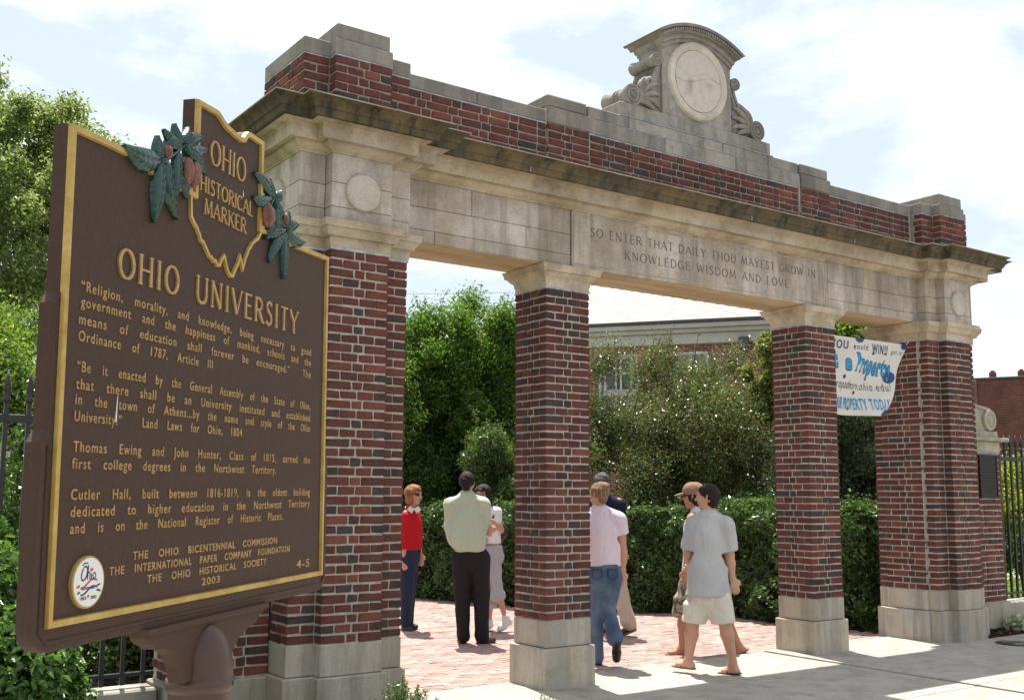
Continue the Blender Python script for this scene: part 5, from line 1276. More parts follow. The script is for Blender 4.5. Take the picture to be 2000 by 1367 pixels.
M_PINK = cloth('pale_pink_cotton', (.70, .58, .64)); M_JEAN, nt_, b_ = mat('blue_denim', .9, 0, .2); n_ = noise(nt_, 5, 4); f_ = noise(nt_, 180, 2)
r_ = ramp(nt_, n_.outputs[0], [(.35, (.055, .085, .14)), (.65, (.13, .18, .26))]); nt_.links.new(r_.outputs[0], b_.inputs['Base Color']); bump(nt_, b_, f_.outputs[0], .4, .003)
sdf_mesh('t_shirt', [(q(152, 355), q(172, 450), .09, .165, fa, .64), (q(172, 450), q(180, 590), .165, .150, fa, .68), (q(180, 590), q(182, 655), .150, .158, fa, .72), (q(160, 352), q(80, 400), .062, .072), (q(165, 352), q(262, 400), .062, .072), (q(80, 400), q(62, 480), .072, .062), (q(262, 400), q(284, 475), .072, .062)], .009, M_PINK, p, .03,
    cuts=[(q(182, 668), direc(0, 0, -1), 0), (q(288, 488), direc(.25, 0, -1), .085), (q(55, 494), direc(-.2, 0, -1), .08)], wr=.0055, wf=24, seed=3)
sdf_mesh('jeans', [(q(182, 670), q(182, 730), .15, .160, fa, .82), (q(140, 740), q(132, 950, .03), .104, .067), (q(222, 740), q(203, 930, .05), .104, .067), (q(132, 950, .03), q(138, 1200), .066, .062), (q(203, 930, .05), q(240, 1075, -.15), .066, .070), (q(240, 1075, -.15), q(240, 1092, -.17), .070, .072)], .009, M_JEAN, p, .025, cuts=[(q(182, 655), Z, 0)], wr=.002, seed=5)
for sx_ in (-1, 1):
    b = MB(); cc = q(182+sx_*46, 715, -.135); b.tube([cc+H_R*-.045+Z*.04, cc+H_R*.045+Z*.04, cc+H_R*.042-Z*.03, cc-Z*.055, cc-H_R*.042-Z*.03, cc+H_R*-.045+Z*.04], .004, 5); b.build('pocket_seam', M_DEN, p, smooth=True)
M_BLSH = plain('black_shoe', (.014, .013, .013), .5)
shoe('shoe', q(140, 1210), q(142, 1238), q(128, 1232, .18), M_BLSH, p, None, .9)
shoe('shoe', q(246, 1095, -.18), q(252, 1118, -.20), q(250, 1205, -.08), M_BLSH, p, M_BLSH, .9)
hairmesh(hc, f2, M_HAIRB, p, .93, extra=[(q(185, 215, -.02), q(190, 205, -.03), .040, .034), (hc+Z*.06-f2*.03, q(182, 222), .06, .045)])

# --- man in brown cap, pale sleeveless shirt, striding left
D = 10.65; p = person('man in brown cap and sunglasses with cargo shorts striding left behind the grey-shirted man', None); fa = direc(-1, .35)
q = lambda *a: at(*c2(*a[:2])[:2], D+(a[2] if len(a) > 2 else 0))
J = {k: q(*v) for k, v in dict(headb=(705, 320), neck=(715, 352), chest=(715, 450), waist=(710, 590), hip=(715, 700), shL=(690, 400, -.17), shR=(730, 400, .17), elL=(672, 540, -.19), elR=(760, 540, .2), wrL=(652, 690, -.2), wrR=(700, 650, .2),
    hpL=(700, 730, -.07), hpR=(735, 730, .07), knL=(640, 940, -.05), knR=(860, 930, .08), anL=(632, 1125, -.03), anR=(955, 1120, .1)).items()}
hc = q(695, 268); pr = []; head(pr, hc, fa, 1.0); body(pr, J, fa, .98); hand(pr, J['wrL'], direc(-.05, 0, -1), 1, .95, .5)
foot(pr, q(632, 1135, -.03), q(640, 1168, -.02), q(560, 1172, -.05)); foot(pr, q(958, 1125, .1), q(985, 1150, .1), q(930, 1185, .1))
sdf_mesh('body', pr, .009, M_SKIN2, p)
M_PALEB = cloth('pale_blue_cotton', (.50, .56, .62)); M_CAMO, nt_, b_ = mat('camouflage_cloth', .9, 0, .2); n_ = noise(nt_, 16, 3, .5)
r_ = ramp(nt_, n_.outputs[0], [(.38, (.10, .085, .065)), (.48, (.30, .26, .21)), (.56, (.20, .16, .12)), (.64, (.38, .35, .29))]); r_.color_ramp.interpolation = 'CONSTANT'; nt_.links.new(r_.outputs[0], b_.inputs['Base Color'])
sdf_mesh('sleeveless_shirt', [(q(715, 365), q(712, 470), .095, .175, fa, .66), (q(712, 470), q(708, 720), .175, .185, fa, .72), (q(712, 372), q(694, 392, -.12), .06, .06), (q(715, 372), q(728, 392, .12), .06, .06)], .010, M_PALEB, p, .03, wr=.0065, wf=24, seed=7)
sdf_mesh('cargo_shorts', [(q(712, 700), q(712, 740), .165, .17, fa, .8), (q(695, 750, -.07), q(636, 935, -.05), .125, .112), (q(740, 750, .07), q(850, 925, .08), .125, .112), (q(610, 860, -.08), q(612, 910, -.08), .05, .055)], .010, M_CAMO, p, .03,
    cuts=[(q(630, 975, -.05), direc(-.25, 0, -1), .2), (q(868, 955, .08), direc(.5, 0, -1), .2)], wr=.004, wf=30)
M_CAP = cloth('brown_cap', (.25, .14, .095)); M_SAND1 = plain('tan_sandal', (.20, .11, .055), .8); M_SAND2 = plain('dark_sandal', (.05, .03, .025), .7)
cp_ = sdf_mesh('cap', [(hc+Z*.055-fa*.02, hc+Z*.058+fa*.015, .095, .092), (hc+Z*.05-fa*.04, hc+Z*.03-fa*.045, .085, .08)], .009, M_CAP, p, .02, cuts=[(hc+Z*.022, -Z, 0)])
sdf_mesh('cap_brim', [(hc+Z*.036+fa*.07, hc+Z*.012+fa*.150, .065, .05, Z, .14)], .007, M_CAP, cp_)
hairmesh(hc-Z*.02, fa, M_HAIRD, p, .93)
glasses(hc, fa, p, M_LENS, .020, 1.)
sandal(q(645, 1178, -.02), q(560, 1180, -.05), M_SAND1, p); sandal(q(998, 1160, .1), q(940, 1195, .1), M_SAND2, p, (Z*.8+H_R*-.5)/np.linalg.norm(Z*.8+H_R*-.5))

# --- man in grey T-shirt and cream shorts walking, looking left
D = 9.5; p = person('dark-haired man in grey T-shirt, cream cargo shorts and sandals walking in front', None); fa = direc(-.55, .85)
q = lambda *a: at(*c2(*a[:2])[:2], D+(a[2] if len(a) > 2 else 0))
J = {k: q(*v) for k, v in dict(headb=(785, 335), neck=(792, 372), chest=(785, 470, .02), waist=(785, 640), hip=(785, 770), shL=(705, 425, .02), shR=(878, 425, -.02), elL=(668, 600, .05), elR=(905, 600), wrL=(688, 690, .22), wrR=(922, 738, -.02),
    hpL=(735, 810, .02), hpR=(845, 810, -.02), knL=(695, 990, .02), knR=(875, 985, -.02), anL=(668, 1210, .0), anR=(925, 1215, -.05)).items()}
hc = q(778, 272); f2 = direc(-.95, .3); pr = []; head(pr, hc, f2, .98); body(pr, J, fa, 1.04); hand(pr, J['wrR'], direc(.25, .0, -1), -1, 1., .6); hand(pr, J['wrL'], direc(-.2, .5, -.1), 1, .95, .8)
foot(pr, q(668, 1215), q(688, 1246, -.02), q(610, 1238, .06)); foot(pr, q(925, 1225, -.05), q(948, 1275, -.07), q(875, 1278, .0))
sdf_mesh('body', pr, .009, M_SKIN, p)
M_GREY = cloth('heather_grey_cotton', (.43, .425, .425), var=.05, scale=90); M_CREAM = cloth('cream_cotton', (.62, .57, .48))
sdf_mesh('t_shirt', [(q(790, 388), q(785, 480, .02), .10, .195, fa, .64), (q(785, 480, .02), q(782, 660), .195, .188, fa, .74), (q(782, 660), q(785, 900), .188, .222, fa, .86), (q(785, 382), q(706, 432, .02), .07, .078), (q(798, 382), q(878, 432, -.02), .07, .078), (q(706, 432, .02), q(676, 560, .05), .080, .082), (q(878, 432, -.02), q(904, 565), .080, .082)], .009, M_GREY, p, .035,
    cuts=[(q(785, 838), -Z, 0), (q(670, 578, .05), direc(-.2, 0, -1), .14), (q(908, 585), direc(.2, 0, -1), .14)], wr=.0065, wf=22, seed=4)
shn = sdf_mesh('cargo_shorts', [(q(785, 800), q(785, 830), .165, .170, fa, .76), (q(735, 850, .02), q(700, 985, .02), .118, .112), (q(840, 850, -.02), q(870, 985, -.02), .118, .112), (q(668, 900, -.05), q(668, 940, -.05), .05, .055)], .009, M_CREAM, p, .016,
    cuts=[(q(702, 998, .02), direc(-.12, 0, -1), .2), (q(868, 998, -.02), direc(.12, 0, -1), .2)], wr=.0045, wf=30, seed=6)
hairmesh(hc, f2, M_HAIRD, p, .93, extra=[(hc+Z*.01-f2*.055, hc-Z*.045-f2*.05, .062, .05)])
M_PAPER = plain('white_paper', (.75, .75, .73), .8, var=.03)
pp = empty('paper_cup', label='crumpled white paper wrap in the left hand of the grey-shirted man', cat='paper'); sdf_mesh('wrap', [(q(692, 668, .16), q(688, 715, .15), .016, .026), (q(700, 650, .16), q(690, 680, .16), .010, .016)], .006, M_PAPER, pp, .012, wr=.002, wf=90)
pp.name = 'paper_wrap'
sandal(q(686, 1262, -.02), q(598, 1250, .07), M_SAND1, p); sandal(q(950, 1290, -.07), q(868, 1290, .0), M_SAND2, p)

# ================================================================== BANNER
M_INKB = plain('dark_blue_paint', (.03, .05, .16), .6, var=.3, scale=30)
M_BANNER = plain('painted_sheet', (.66, .63, .56), .9, var=.04, scale=3)
ban = empty('painted_banner', label='white hand-painted sheet banner with blue and black lettering tied between third pillar and right pier', cat='banner')
bTL, bTR, bBR, bBL = np.array([1.90, .11, 3.335]), np.array([3.30, .02, 3.30]), np.array([2.80, .06, 2.46]), np.array([1.90, .11, 2.46])
def bp(u, v, off=0.):
    p_ = (bTL*(1-u)+bTR*u)*(1-v)+(bBL*(1-u)+bBR*u)*v; w_ = .032*sin(u*9+v*3)*(.3+v)+.022*sin(v*8+u*5)+.06*v*sin(u*4)
    return p_+np.array([0, w_-off, 0])
n = 90; V = [bp(i/n, j/n) for i in range(n+1) for j in range(n+1)]; F = [(i*(n+1)+j, i*(n+1)+j+1, (i+1)*(n+1)+j+1, (i+1)*(n+1)+j) for i in range(n) for j in range(n)]
o = mesh('sheet', V, F, M_BANNER, ban, True); md = o.modifiers.new('thickness', 'SOLIDIFY'); md.thickness = .002
def btext(t, x0, x1, ztop, h, mt, bold=0., ital=.2, off=.0052, slope=0.):
    """x in metres along the sheet, ztop below the top edge; bent to the sheet"""
    o = text_mesh(t, x0, x1, 0, h, .0004, 'painted_lettering', mt, ban, 0, 1., bold, ital, False)
    me = o.data; nn = len(me.vertices); c = np.empty(nn*3, np.float32); me.vertices.foreach_get('co', c); c = c.reshape(-1, 3)
    for i in range(nn):
        v = (ztop+h-c[i, 2]+slope*(c[i, 0]-x0))/.86; wdt = 1.4-.5*v; u = c[i, 0]/wdt; c[i] = bp(u, v, off-c[i, 1]*.5)
    me.vertices.foreach_set('co', c.ravel()); me.update(); o['kind'] = 'stuff'; return o
btext('YOU', .22, .46, .035, .10, M_NAVY, .001, .3); btext('could', .52, .74, .055, .075, M_BLK, -.001, .4); btext('WIN!!', .80, 1.06, .04, .11, M_NAVY, .002, .2); btext('get it', 1.12, 1.30, .07, .06, M_BLK, -.001, .2)
M_CYAN = plain('blue_paint', (.02, .26, .50), .6, var=.25, scale=20)
btext('t', .20, .27, .17, .17, M_CYAN, .012, .25); btext('a', .36, .46, .19, .17, M_CYAN, .010, .2); btext('Property', .52, 1.12, .165, .19, M_CYAN, .010, .3, slope=.06)
btext('t', .195, .275, .165, .18, M_NAVY, .018, .25, .0038); btext('a', .355, .465, .185, .18, M_NAVY, .016, .2, .0038); btext('Property', .515, 1.125, .16, .20, M_NAVY, .016, .3, .0038, slope=.06)
btext('ropadmsrv.ohio.edu/', .22, 1.05, .47, .10, M_BLK, -.001, .35)
btext('OUR PROPERTY TODAY', .22, .97, .66, .13, M_CYAN, .004, .2)
for (u, v, r_) in ((.12, .0, .05), (.45, .0, .05), (.97, .02, .045), (.62, .18, .018), (.78, .16, .012), (.30, .52, .022), (.40, .12, .010), (.92, .47, .07), (.55, .70, .020), (.97, .97, .05), (.06, .98, .07), (.72, .40, .012), (.5, .92, .012)):
    V = []; 
    for t in np.linspace(0, 2*pi, 16)[:-1]: V.append(bp(min(1, max(0, u+r_*cos(t)/1.1)), min(1, max(0, v+r_*sin(t)/.86)), .0046))
    mesh('paint_dot', V, [tuple(range(15))], M_INKB, ban)
b = MB(); b.tube([bTL, (1.80, .10, 3.40)], .004, 5); b.tube([bTR, (3.36, -.0, 3.38)], .004, 5); b.build('tie_string', M_PAPER, ban, smooth=True)

#@@BUILD

# ================================================================== BUILDINGS BEHIND
M_DIRT = plain('joint_dirt', (.10, .085, .065), .95)
def brick_far(name, c1, c2, mortar, scale=1.):
    m, nt, b = mat(name, .9, 0, .2); tc = N(nt, 'ShaderNodeTexCoord'); mp = N(nt, 'ShaderNodeMapping'); mp.inputs['Rotation'].default_value = (pi/2, 0, 0)
    br = N(nt, 'ShaderNodeTexBrick'); br.inputs['Scale'].default_value = scale; br.inputs['Brick Width'].default_value = .21; br.inputs['Row Height'].default_value = .07
    br.inputs['Mortar Size'].default_value = .008; br.inputs['Color1'].default_value = (*c1, 1); br.inputs['Color2'].default_value = (*c2, 1); br.inputs['Mortar'].default_value = (*mortar, 1); br.offset = .5
    nt.links.new(tc.outputs['Object'], mp.inputs[0]); nt.links.new(mp.outputs[0], br.inputs['Vector'])
    n = noise(nt, 1.5, 6); r = ramp(nt, n.outputs[0], [(.3, .7), (.7, 1.15)]); c = mixc(nt, 1., br.outputs[0], r.outputs[0], 'MULTIPLY'); nt.links.new(c, b.inputs['Base Color']); return m
M_BFAR = brick_far('far_red_brick', (.20, .062, .048), (.13, .045, .038), (.26, .22, .19))
M_BFAR2 = brick_far('far_brown_brick', (.17, .055, .042), (.12, .04, .034), (.16, .11, .09))
M_TRIM = plain('painted_trim', (.36, .36, .33), .7, var=.15, scale=2); M_GUT = plain('dark_gutter', (.05, .05, .05), .6)
M_SLATE = plain('pale_slate', (.52, .48, .43), .7, var=.12, scale=3)
M_GLASS, nt_, b_ = mat('window_glass', .05, 0, .8); b_.inputs['Base Color'].default_value = (.05, .065, .08, 1)
g = MB(); g.add([(5.5, 4.5, -.045), (26, 4.5, -.045), (26, 28, -.045), (-12, 34, -.045), (-12, 17, -.045), (1, 16.4, -.045), (3.2, 6, -.045)], [(0, 1, 2, 3, 4, 5, 6)])
tag(g.build('added_bounce_paving', M_CONC), kind='structure')  # added paving, keeps green lawn bounce off the hall and the stone
A_ = at(1575, 963, 29.6); B_ = at(1000, 963, 32.3); ud = (B_-A_)[:2]; Lb = np.linalg.norm(ud); ang = math.atan2(ud[1], ud[0])
bh = empty('brick_hall', (A_[0], A_[1], 0), (0, 0, ang), label='red brick hall with pale slate roof and white sash windows behind the flowering shrub', cat='building')
# local: +x runs to the left along the wall, the camera side is +y
b = MB(); b.box(0, Lb, -9, 0, -.1, 5.98, .01); wl = b.build('wall', M_BFAR, bh, fix=False)
b = MB(); b.box(-.10, Lb+.1, -9.1, .12, 5.98, 6.30, .02); b.box(-.22, Lb+.2, -9.2, .26, 6.302, 6.42, .02); b.build('cornice', M_TRIM, bh, fix=False)
b = MB(); b.box(-.36, Lb+.36, -9.3, .42, 6.422, 6.56, .02); b.build('eave', M_TRIM, bh, fix=False)
b = MB(); b.box(.9, Lb+.3, .36, .50, 6.562, 6.66, .02); b.build('gutter', M_GUT, bh, fix=False)
b = MB(); ey, ez = .44, 6.57; b.add([(-.4, ey, ez), (Lb+.4, ey, ez), (Lb-2.6, -4.5, 10.6), (-.4+.2, -4.5, 10.6), (-.4, -9.4, ez), (Lb+.4, -9.4, ez)], [(0, 3, 2, 1), (3, 4, 5, 2), (0, 4, 3), (1, 2, 5)])
rf = b.build('roof', M_SLATE, bh)
# slate courses that can be told apart as lines
b = MB()
for i in range(1, 46):
    t = i/46; y = ey+(-4.5-ey)*t; z = ez+(10.6-ez)*t
    b.box(-.38, Lb+.35-2.9*t, y-.004, y+.012, z-.004, z+.007, .001)
o = b.build('slate_courses', M_SLATE, rf, fix=False); o['kind'] = 'stuff'
def window(x, w, z0, z1):
    f = MB()
    for q in ((x, x+w, z1-.09, z1), (x, x+w, z0, z0+.09), (x, x+.08, z0+.09, z1-.09), (x+w-.08, x+w, z0+.09, z1-.09), (x+.08, x+w-.08, (z0+z1)/2-.035, (z0+z1)/2+.035), (x+w/2-.03, x+w/2+.03, z0+.09, z1-.09)):
        f.box(q[0], q[1], -.04, .05, q[2], q[3], .004)
    wi = f.build('window', M_TRIM, bh, fix=False)
    g_ = MB(); g_.box(x+.06, x+w-.06, -.03, .008, z0+.06, z1-.06, .002); g_.build('pane', M_GLASS, wi, fix=False)
    g_ = MB(); g_.box(x-.08, x+w+.08, .0, .12, z0-.10, z0-.002, .01); g_.build('sill', M_TRIM, wi, fix=False)
for px in (1200, 1335):
    xx = (1575-(px+68))/575*Lb*1.02
    window(xx, 1.05, 4.6, 5.75); window(xx, 1.05, 2.4, 4.3)
for k in range(2): window(Lb-1.6-k*2.2, 1.05, 3.4, 5.7)
b = MB(); xd = (1575-1469)/575*Lb; b.tube([(xd, .12, 5.8), (xd, .12, 0)], .055, 8); b.box(xd-.14, xd+.14, .04, .30, 5.78, 6.10, .02); b.build('downspout', M_GUT, bh)
# right-hand building
c0 = at(1911, 963, 46); c1 = at(2250, 963, 43); ud2 = (c1-c0)[:2]; L2 = np.linalg.norm(ud2)
b2 = empty('brick_block', (c0[0], c0[1], 0), (0, 0, math.atan2(ud2[1], ud2[0])), label='plain brown brick building with small chimneys far right behind the fence', cat='building')
hz = 1.6+(963-737)/FPX*46
b = MB(); b.box(0, L2, 0, 9, -.1, hz, .01); b.build('wall', M_BFAR2, b2, fix=False)
b = MB(); b.box(-.06, L2, -.05, 9, hz, hz+.10, .01); b.build('parapet_cap', M_GUT, b2, fix=False)
for xx in (.66, 1.8, 3.4):
    b = MB(); b.box(xx, xx+.28, .1, .5, hz+.101, hz+.34, .01); b.box(xx+.06, xx+.22, .2, .4, hz+.341, hz+.42, .01); b.build('chimney', M_BFAR2, b2, fix=False)
b = MB(); b.box(-.12, .16, -.12, .2, hz-2.9, hz+.0, .02); b.build('corner_strip', M_BFAR, b2, fix=False)
b = MB(); b.box(-.42, -.13, -.2, .6, hz-.62, hz-.4, .03); b.box(-.36, -.13, -.16, .5, hz-1.3, hz-.62, .03); b.box(-.3, -.13, -.1, .5, hz-2.9, hz-1.3, .02); b.build('side_cornice', M_TRIM, b2, fix=False)
b = MB(); b.tube([at(600, 577, 40), at(1000, 571.5, 40), at(1260, 566, 40), at(1700, 552, 40)], .008, 5); tag(b.build('overhead_wire', M_GUT), 'thin dark overhead wire crossing the sky behind the gateway', 'wire')

# ================================================================== FOLIAGE
def leaf_mat(name, rough=.38, trans=.4, spec=.6):
    m, nt, b = mat(name, rough, 0, spec); c = attr_col(nt); nt.links.new(c, b.inputs['Base Color'])
    t = N(nt, 'ShaderNodeBsdfTranslucent'); hs = N(nt, 'ShaderNodeHueSaturation'); hs.inputs['Saturation'].default_value = 1.1; hs.inputs['Value'].default_value = 1.9; hs.inputs['Hue'].default_value = .49
    nt.links.new(c, hs.inputs['Color']); nt.links.new(hs.outputs[0], t.inputs[0])
    mx = N(nt, 'ShaderNodeMixShader'); mx.inputs[0].default_value = trans; nt.links.new(b.outputs[0], mx.inputs[1]); nt.links.new(t.outputs[0], mx.inputs[2])
    nt.links.new(mx.outputs[0], nt.nodes['Material Output'].inputs[0]); return m
M_LEAF = leaf_mat('leaves'); M_GLOSSY = leaf_mat('glossy_leaves', .30, .34, .7); M_SOFT = leaf_mat('soft_leaves', .45, .5, .4)
M_BARK = plain('bark', (.10, .075, .05), .95, var=.4, scale=14, bs=.8, bd=.02); M_PALEBARK = plain('pale_bark', (.42, .40, .34), .9, var=.35, scale=5, bs=.5, bd=.01)
def unit(v): return v/np.maximum(np.linalg.norm(v, axis=1, keepdims=True), 1e-9)
def leaves(name, P, Nn, size, pal, mt, parent=None, elong=1.9, spread=.7, rng=RNG, shade=None, kind=None):
    """P: leaf centres, Nn: mean facing directions; one mesh of small folded leaves"""
    n = len(P); nrm = unit(Nn+rng.normal(0, spread, (n, 3)))
    t = unit(np.cross(nrm, rng.normal(0, 1, (n, 3)))); w = np.cross(nrm, t)
    L_ = size*rng.uniform(.65, 1.25, n)[:, None]; Wd = L_/elong
    V = np.empty((n, 4, 3)); V[:, 0] = P-t*L_/2; V[:, 2] = P+t*L_/2-nrm*L_*.12
    V[:, 1] = P+w*Wd/2+nrm*Wd*.22; V[:, 3] = P-w*Wd/2+nrm*Wd*.22
    pal = np.array(pal); c = pal[rng.integers(0, len(pal), n)]*rng.uniform(.75, 1.25, (n, 1))
    C = np.repeat(c, 4, axis=0)
    F = np.arange(n*4).reshape(n, 4)
    o = mesh(name, V.reshape(-1, 3), F, mt, parent, False, C); return o
def snoise(P, f, seed=0):
    a = np.sin(P @ (np.array([1.1, 1.7, .9])*f)+seed)+np.sin(P @ (np.array([-1.9, .8, 1.3])*f*1.3)+seed*2.1)+np.sin(P @ (np.array([.7, -1.2, 2.1])*f*1.9)+seed*.7)
    return a/3
def blob_cloud(blobs, n, rng, shell=.35, up=.5, flat=1.):
    """leaf positions in a set of blobs (x, y, z, r), denser towards each surface"""
    B = np.array(blobs); w = B[:, 3]**2; idx = rng.choice(len(B), n, p=w/w.sum())
    d = unit(rng.normal(0, 1, (n, 3))); r = B[idx, 3]*(1-shell*rng.random(n)**1.3)
    r *= 1+.25*snoise(d*3+B[idx, :3], 2.3)
    P = B[idx, :3]+d*r[:, None]*np.array([1, 1, flat]); return P, unit(d+np.array([0, 0, up]))
def crown_blobs(c, rad_, nb, br, rng, fill=.9):
    o = []
    for _ in range(nb):
        d = rng.normal(0, 1, 3); d /= np.linalg.norm(d); k = fill*rng.random()**.4
        o.append((c[0]+d[0]*rad_[0]*k, c[1]+d[1]*rad_[1]*k, c[2]+d[2]*rad_[2]*k, br*rng.uniform(.6, 1.3)))
    return o
def limb(b, p0, p1, r0_, r1_, rng, wob=.08):
    pts = []; 
    for t in np.linspace(0, 1, 6): pts.append(np.array(p0)*(1-t)+np.array(p1)*t+rng.normal(0, wob, 3)*sin(pi*t)*np.linalg.norm(np.array(p1)-np.array(p0))*.25)
    b.tube(pts, [r0_*(1-t)+r1_*t for t in np.linspace(0, 1, 6)], 7)
def tree(name, label, cat, c, rad_, nb, br, n, size, pal, mt, seed, base=None, tr=.12, bark=None, elong=1.9, shell=.6, sprigs=0, up=.5, spread=.7, group=None, limbs=14, fill=.9):
    rng = np.random.default_rng(seed); c = np.array(c, float); base = np.array(base if base is not None else (c[0], c[1], 0.), float)
    t = empty(name, (0, 0, 0), label=label, cat=cat, group=group)
    bl = crown_blobs(c, rad_, nb, br, rng, fill)
    b = MB(); top = c+np.array([0, 0, rad_[2]*.5]); limb(b, base, (base+top)/2+rng.normal(0, .1, 3), tr, tr*.7, rng); mid = (base+top)/2
    limb(b, mid, top, tr*.7, tr*.25, rng)
    for q in bl[:limbs]:
        s0 = base+(top-base)*rng.uniform(.3, .8); limb(b, s0, q[:3], tr*.35, tr*.08, rng, .2)
    P, Nn = blob_cloud(bl, n, rng, shell, up)
    if sprigs:
        Q = []; R_ = []
        for _ in range(sprigs):
            a = bl[rng.integers(len(bl))]; d = rng.normal(0, .5, 3); d[2] = abs(d[2])+.9; d /= np.linalg.norm(d); ln = a[3]*rng.uniform(1.2, 2.1)
            p0 = np.array(a[:3]); b.tube([p0, p0+d*ln*.6, p0+d*ln], [.012, .008, .004], 5)
            for k in range(26): Q.append(p0+d*ln*rng.uniform(.5, 1.03)+rng.normal(0, size*.9, 3)); R_.append(rng.normal(0, 1, 3))
        P = np.vstack([P, Q]); Nn = np.vstack([Nn, R_])
    b.build('trunk', bark or M_BARK, t, smooth=True)
    P = P[P[:, 2] > .03]; Nn = Nn[:len(P)]
    leaves('crown', P, Nn, size, pal, mt, t, elong, spread, rng); return t
G_DK = [(.035, .075, .016), (.045, .095, .02), (.03, .062, .015), (.06, .115, .022)]
G_MD = [(.06, .13, .018), (.08, .16, .022), (.05, .105, .018), (.10, .18, .03)]
G_LT = [(.16, .23, .035), (.13, .21, .03), (.17, .25, .04), (.10, .18, .03), (.20, .26, .06)]
# the low clipped hedge round the paved court
def hedge_pts(n, rng, poly, thick, H, seed=0):
    Q = np.array(poly, float); sg = np.linalg.norm(np.diff(Q, axis=0), axis=1); cs = np.concatenate([[0], np.cumsum(sg)])
    s_ = rng.random(n)*cs[-1]; i = np.clip(np.searchsorted(cs, s_)-1, 0, len(sg)-1); t = (s_-cs[i])/sg[i]
    p = Q[i]*(1-t[:, None])+Q[i+1]*t[:, None]; d = (Q[i+1]-Q[i])/sg[i][:, None]; nn = np.stack([d[:, 1], -d[:, 0]], 1)     # nn: towards the court
    kind = rng.random(n) < .62; dp = rng.exponential(.06, n)
    z = np.where(kind, H*rng.random(n)**.85, H-dp); inn = np.where(kind, dp, thick*rng.random(n))
    P3 = np.stack([p[:, 0], p[:, 1], z], 1); bul = .22*snoise(P3, 2.1, seed)+.09*snoise(P3, 7, seed)+.03*snoise(P3, 17, seed)
    z = z+np.where(kind, 0, bul*.9); off = np.where(kind, bul-.06*(z/H > .9)-.10*(z/H < .12), 0)
    P3 = np.stack([p[:, 0]+nn[:, 0]*(off-inn), p[:, 1]+nn[:, 1]*(off-inn), z], 1)
    Nn = np.where(kind[:, None], np.concatenate([nn, np.full((n, 1), .75)], 1), np.array([0, 0, 1.])); return P3, unit(Nn)
rng = np.random.default_rng(4)
hp = [(3.46, .82), (3.36, 1.1), (3.12, 1.91), (3.1, 2.48), (2.95, 3.34), (2.47, 3.8), (1.48, 5.2), (.94, 6.99), (.6, 8.6), (.3, 11)]
hp = hp[::-1] if False else hp
P, Nn = hedge_pts(110000, rng, [(x+.06, y) for x, y in hp][::-1]+[(5.2, .80)], 1.5, 1.38)
HEDG = [(.05, .10, .022), (.065, .125, .024), (.035, .075, .017), (.13, .20, .045), (.03, .06, .015)]
# nn must point to the court (-x): order of the polyline decides
if (P[:, 0] > 3.6).sum() < 1000: pass
hz_ = empty('clipped_hedge', label='long clipped green hedge curving behind the people at the edge of the brick court', cat='hedge')
keep = (snoise(P, 6.5, 3.)+.5*snoise(P, 15, 1.) > -.42) | (P[:, 2] > 1.2) | (rng.random(len(P)) < .25); P = P[keep]; Nn = Nn[keep]
Q = []; R2 = []
for _ in range(420):
    i = rng.integers(len(P))
    if P[i, 2] < 1.15: continue
    for k in range(7): Q.append(P[i]+np.array([0, 0, .02+.022*k])+rng.normal(0, .018, 3)); R2.append(rng.normal(0, 1, 3))
P = np.vstack([P, Q]); Nn = np.vstack([Nn, R2])
leaves('foliage', P, Nn, .060, HEDG, M_GLOSSY, hz_, 1.8, .7, rng)
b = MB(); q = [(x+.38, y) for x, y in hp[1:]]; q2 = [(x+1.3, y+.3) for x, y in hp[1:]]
b.prism(q+q2[::-1], .02, 1.08, axis='z'); b.build('branches', plain('hedge_inner_shade', (.022, .026, .012), 1., var=.5, scale=30), hz_)  # solid near-black filler, paints the shade inside hedge and bushes
# shrubs and trees seen through the openings
SH = [(.085, .125, .03), (.11, .15, .038), (.065, .10, .025), (.15, .18, .055), (.12, .15, .045), (.10, .14, .035), (.13, .15, .05), (.09, .13, .03), (.15, .17, .06), (.11, .14, .04), (.16, .17, .06), (.10, .12, .035), (.19, .055, .03), (.15, .11, .045)]
tree('honey_locust', 'tall bright green feathery tree between the left pier and the second pillar', 'tree', at(905, 800, 19.2), (2.5, 1.6, 2.15), 220, .36, 150000, .085, G_MD+G_MD+G_LT[:2]+G_DK[:1], M_SOFT, 21, tr=.14, elong=2.6, shell=.8, sprigs=60, base=(*at(905, 963, 18.4)[:2], 0))
tree('crabapple_tree', 'wide bronze-green crabapple with red new leaves between the middle pillars', 'tree', at(1325, 868, 17.6), (2.45, 1.5, 1.65), 150, .40, 165000, .048, SH+G_DK[:1]+G_DK, M_GLOSSY, 22, tr=.07, elong=1.9, shell=.85, sprigs=130, base=(*at(1320, 963, 17.9)[:2], 0), limbs=50, fill=1.)
tree('small_shrub', 'small olive shrub with loose twigs just left of the second pillar', 'shrub', at(1000, 915, 17.4), (.85, .7, .85), 44, .24, 26000, .052, SH[:5]+G_MD, M_GLOSSY, 23, tr=.03, sprigs=34, shell=.9, limbs=16)
tree('holly_shrub', 'dark glossy shrub behind the banner between the third pillar and right pier', 'shrub', at(1660, 890, 15.6), (1.5, .9, 1.3), 80, .36, 60000, .055, [(.03, .05, .018), (.04, .065, .02), (.025, .04, .015), (.07, .09, .04)], M_GLOSSY, 24, tr=.05, shell=.85, sprigs=12)
tree('evergreen_shrub', 'very dark evergreen mass below the honey locust behind the hedge', 'shrub', at(850, 930, 18.8), (2.6, .9, .95), 60, .45, 40000, .07, G_DK, M_LEAF, 33, tr=.05, shell=.8)
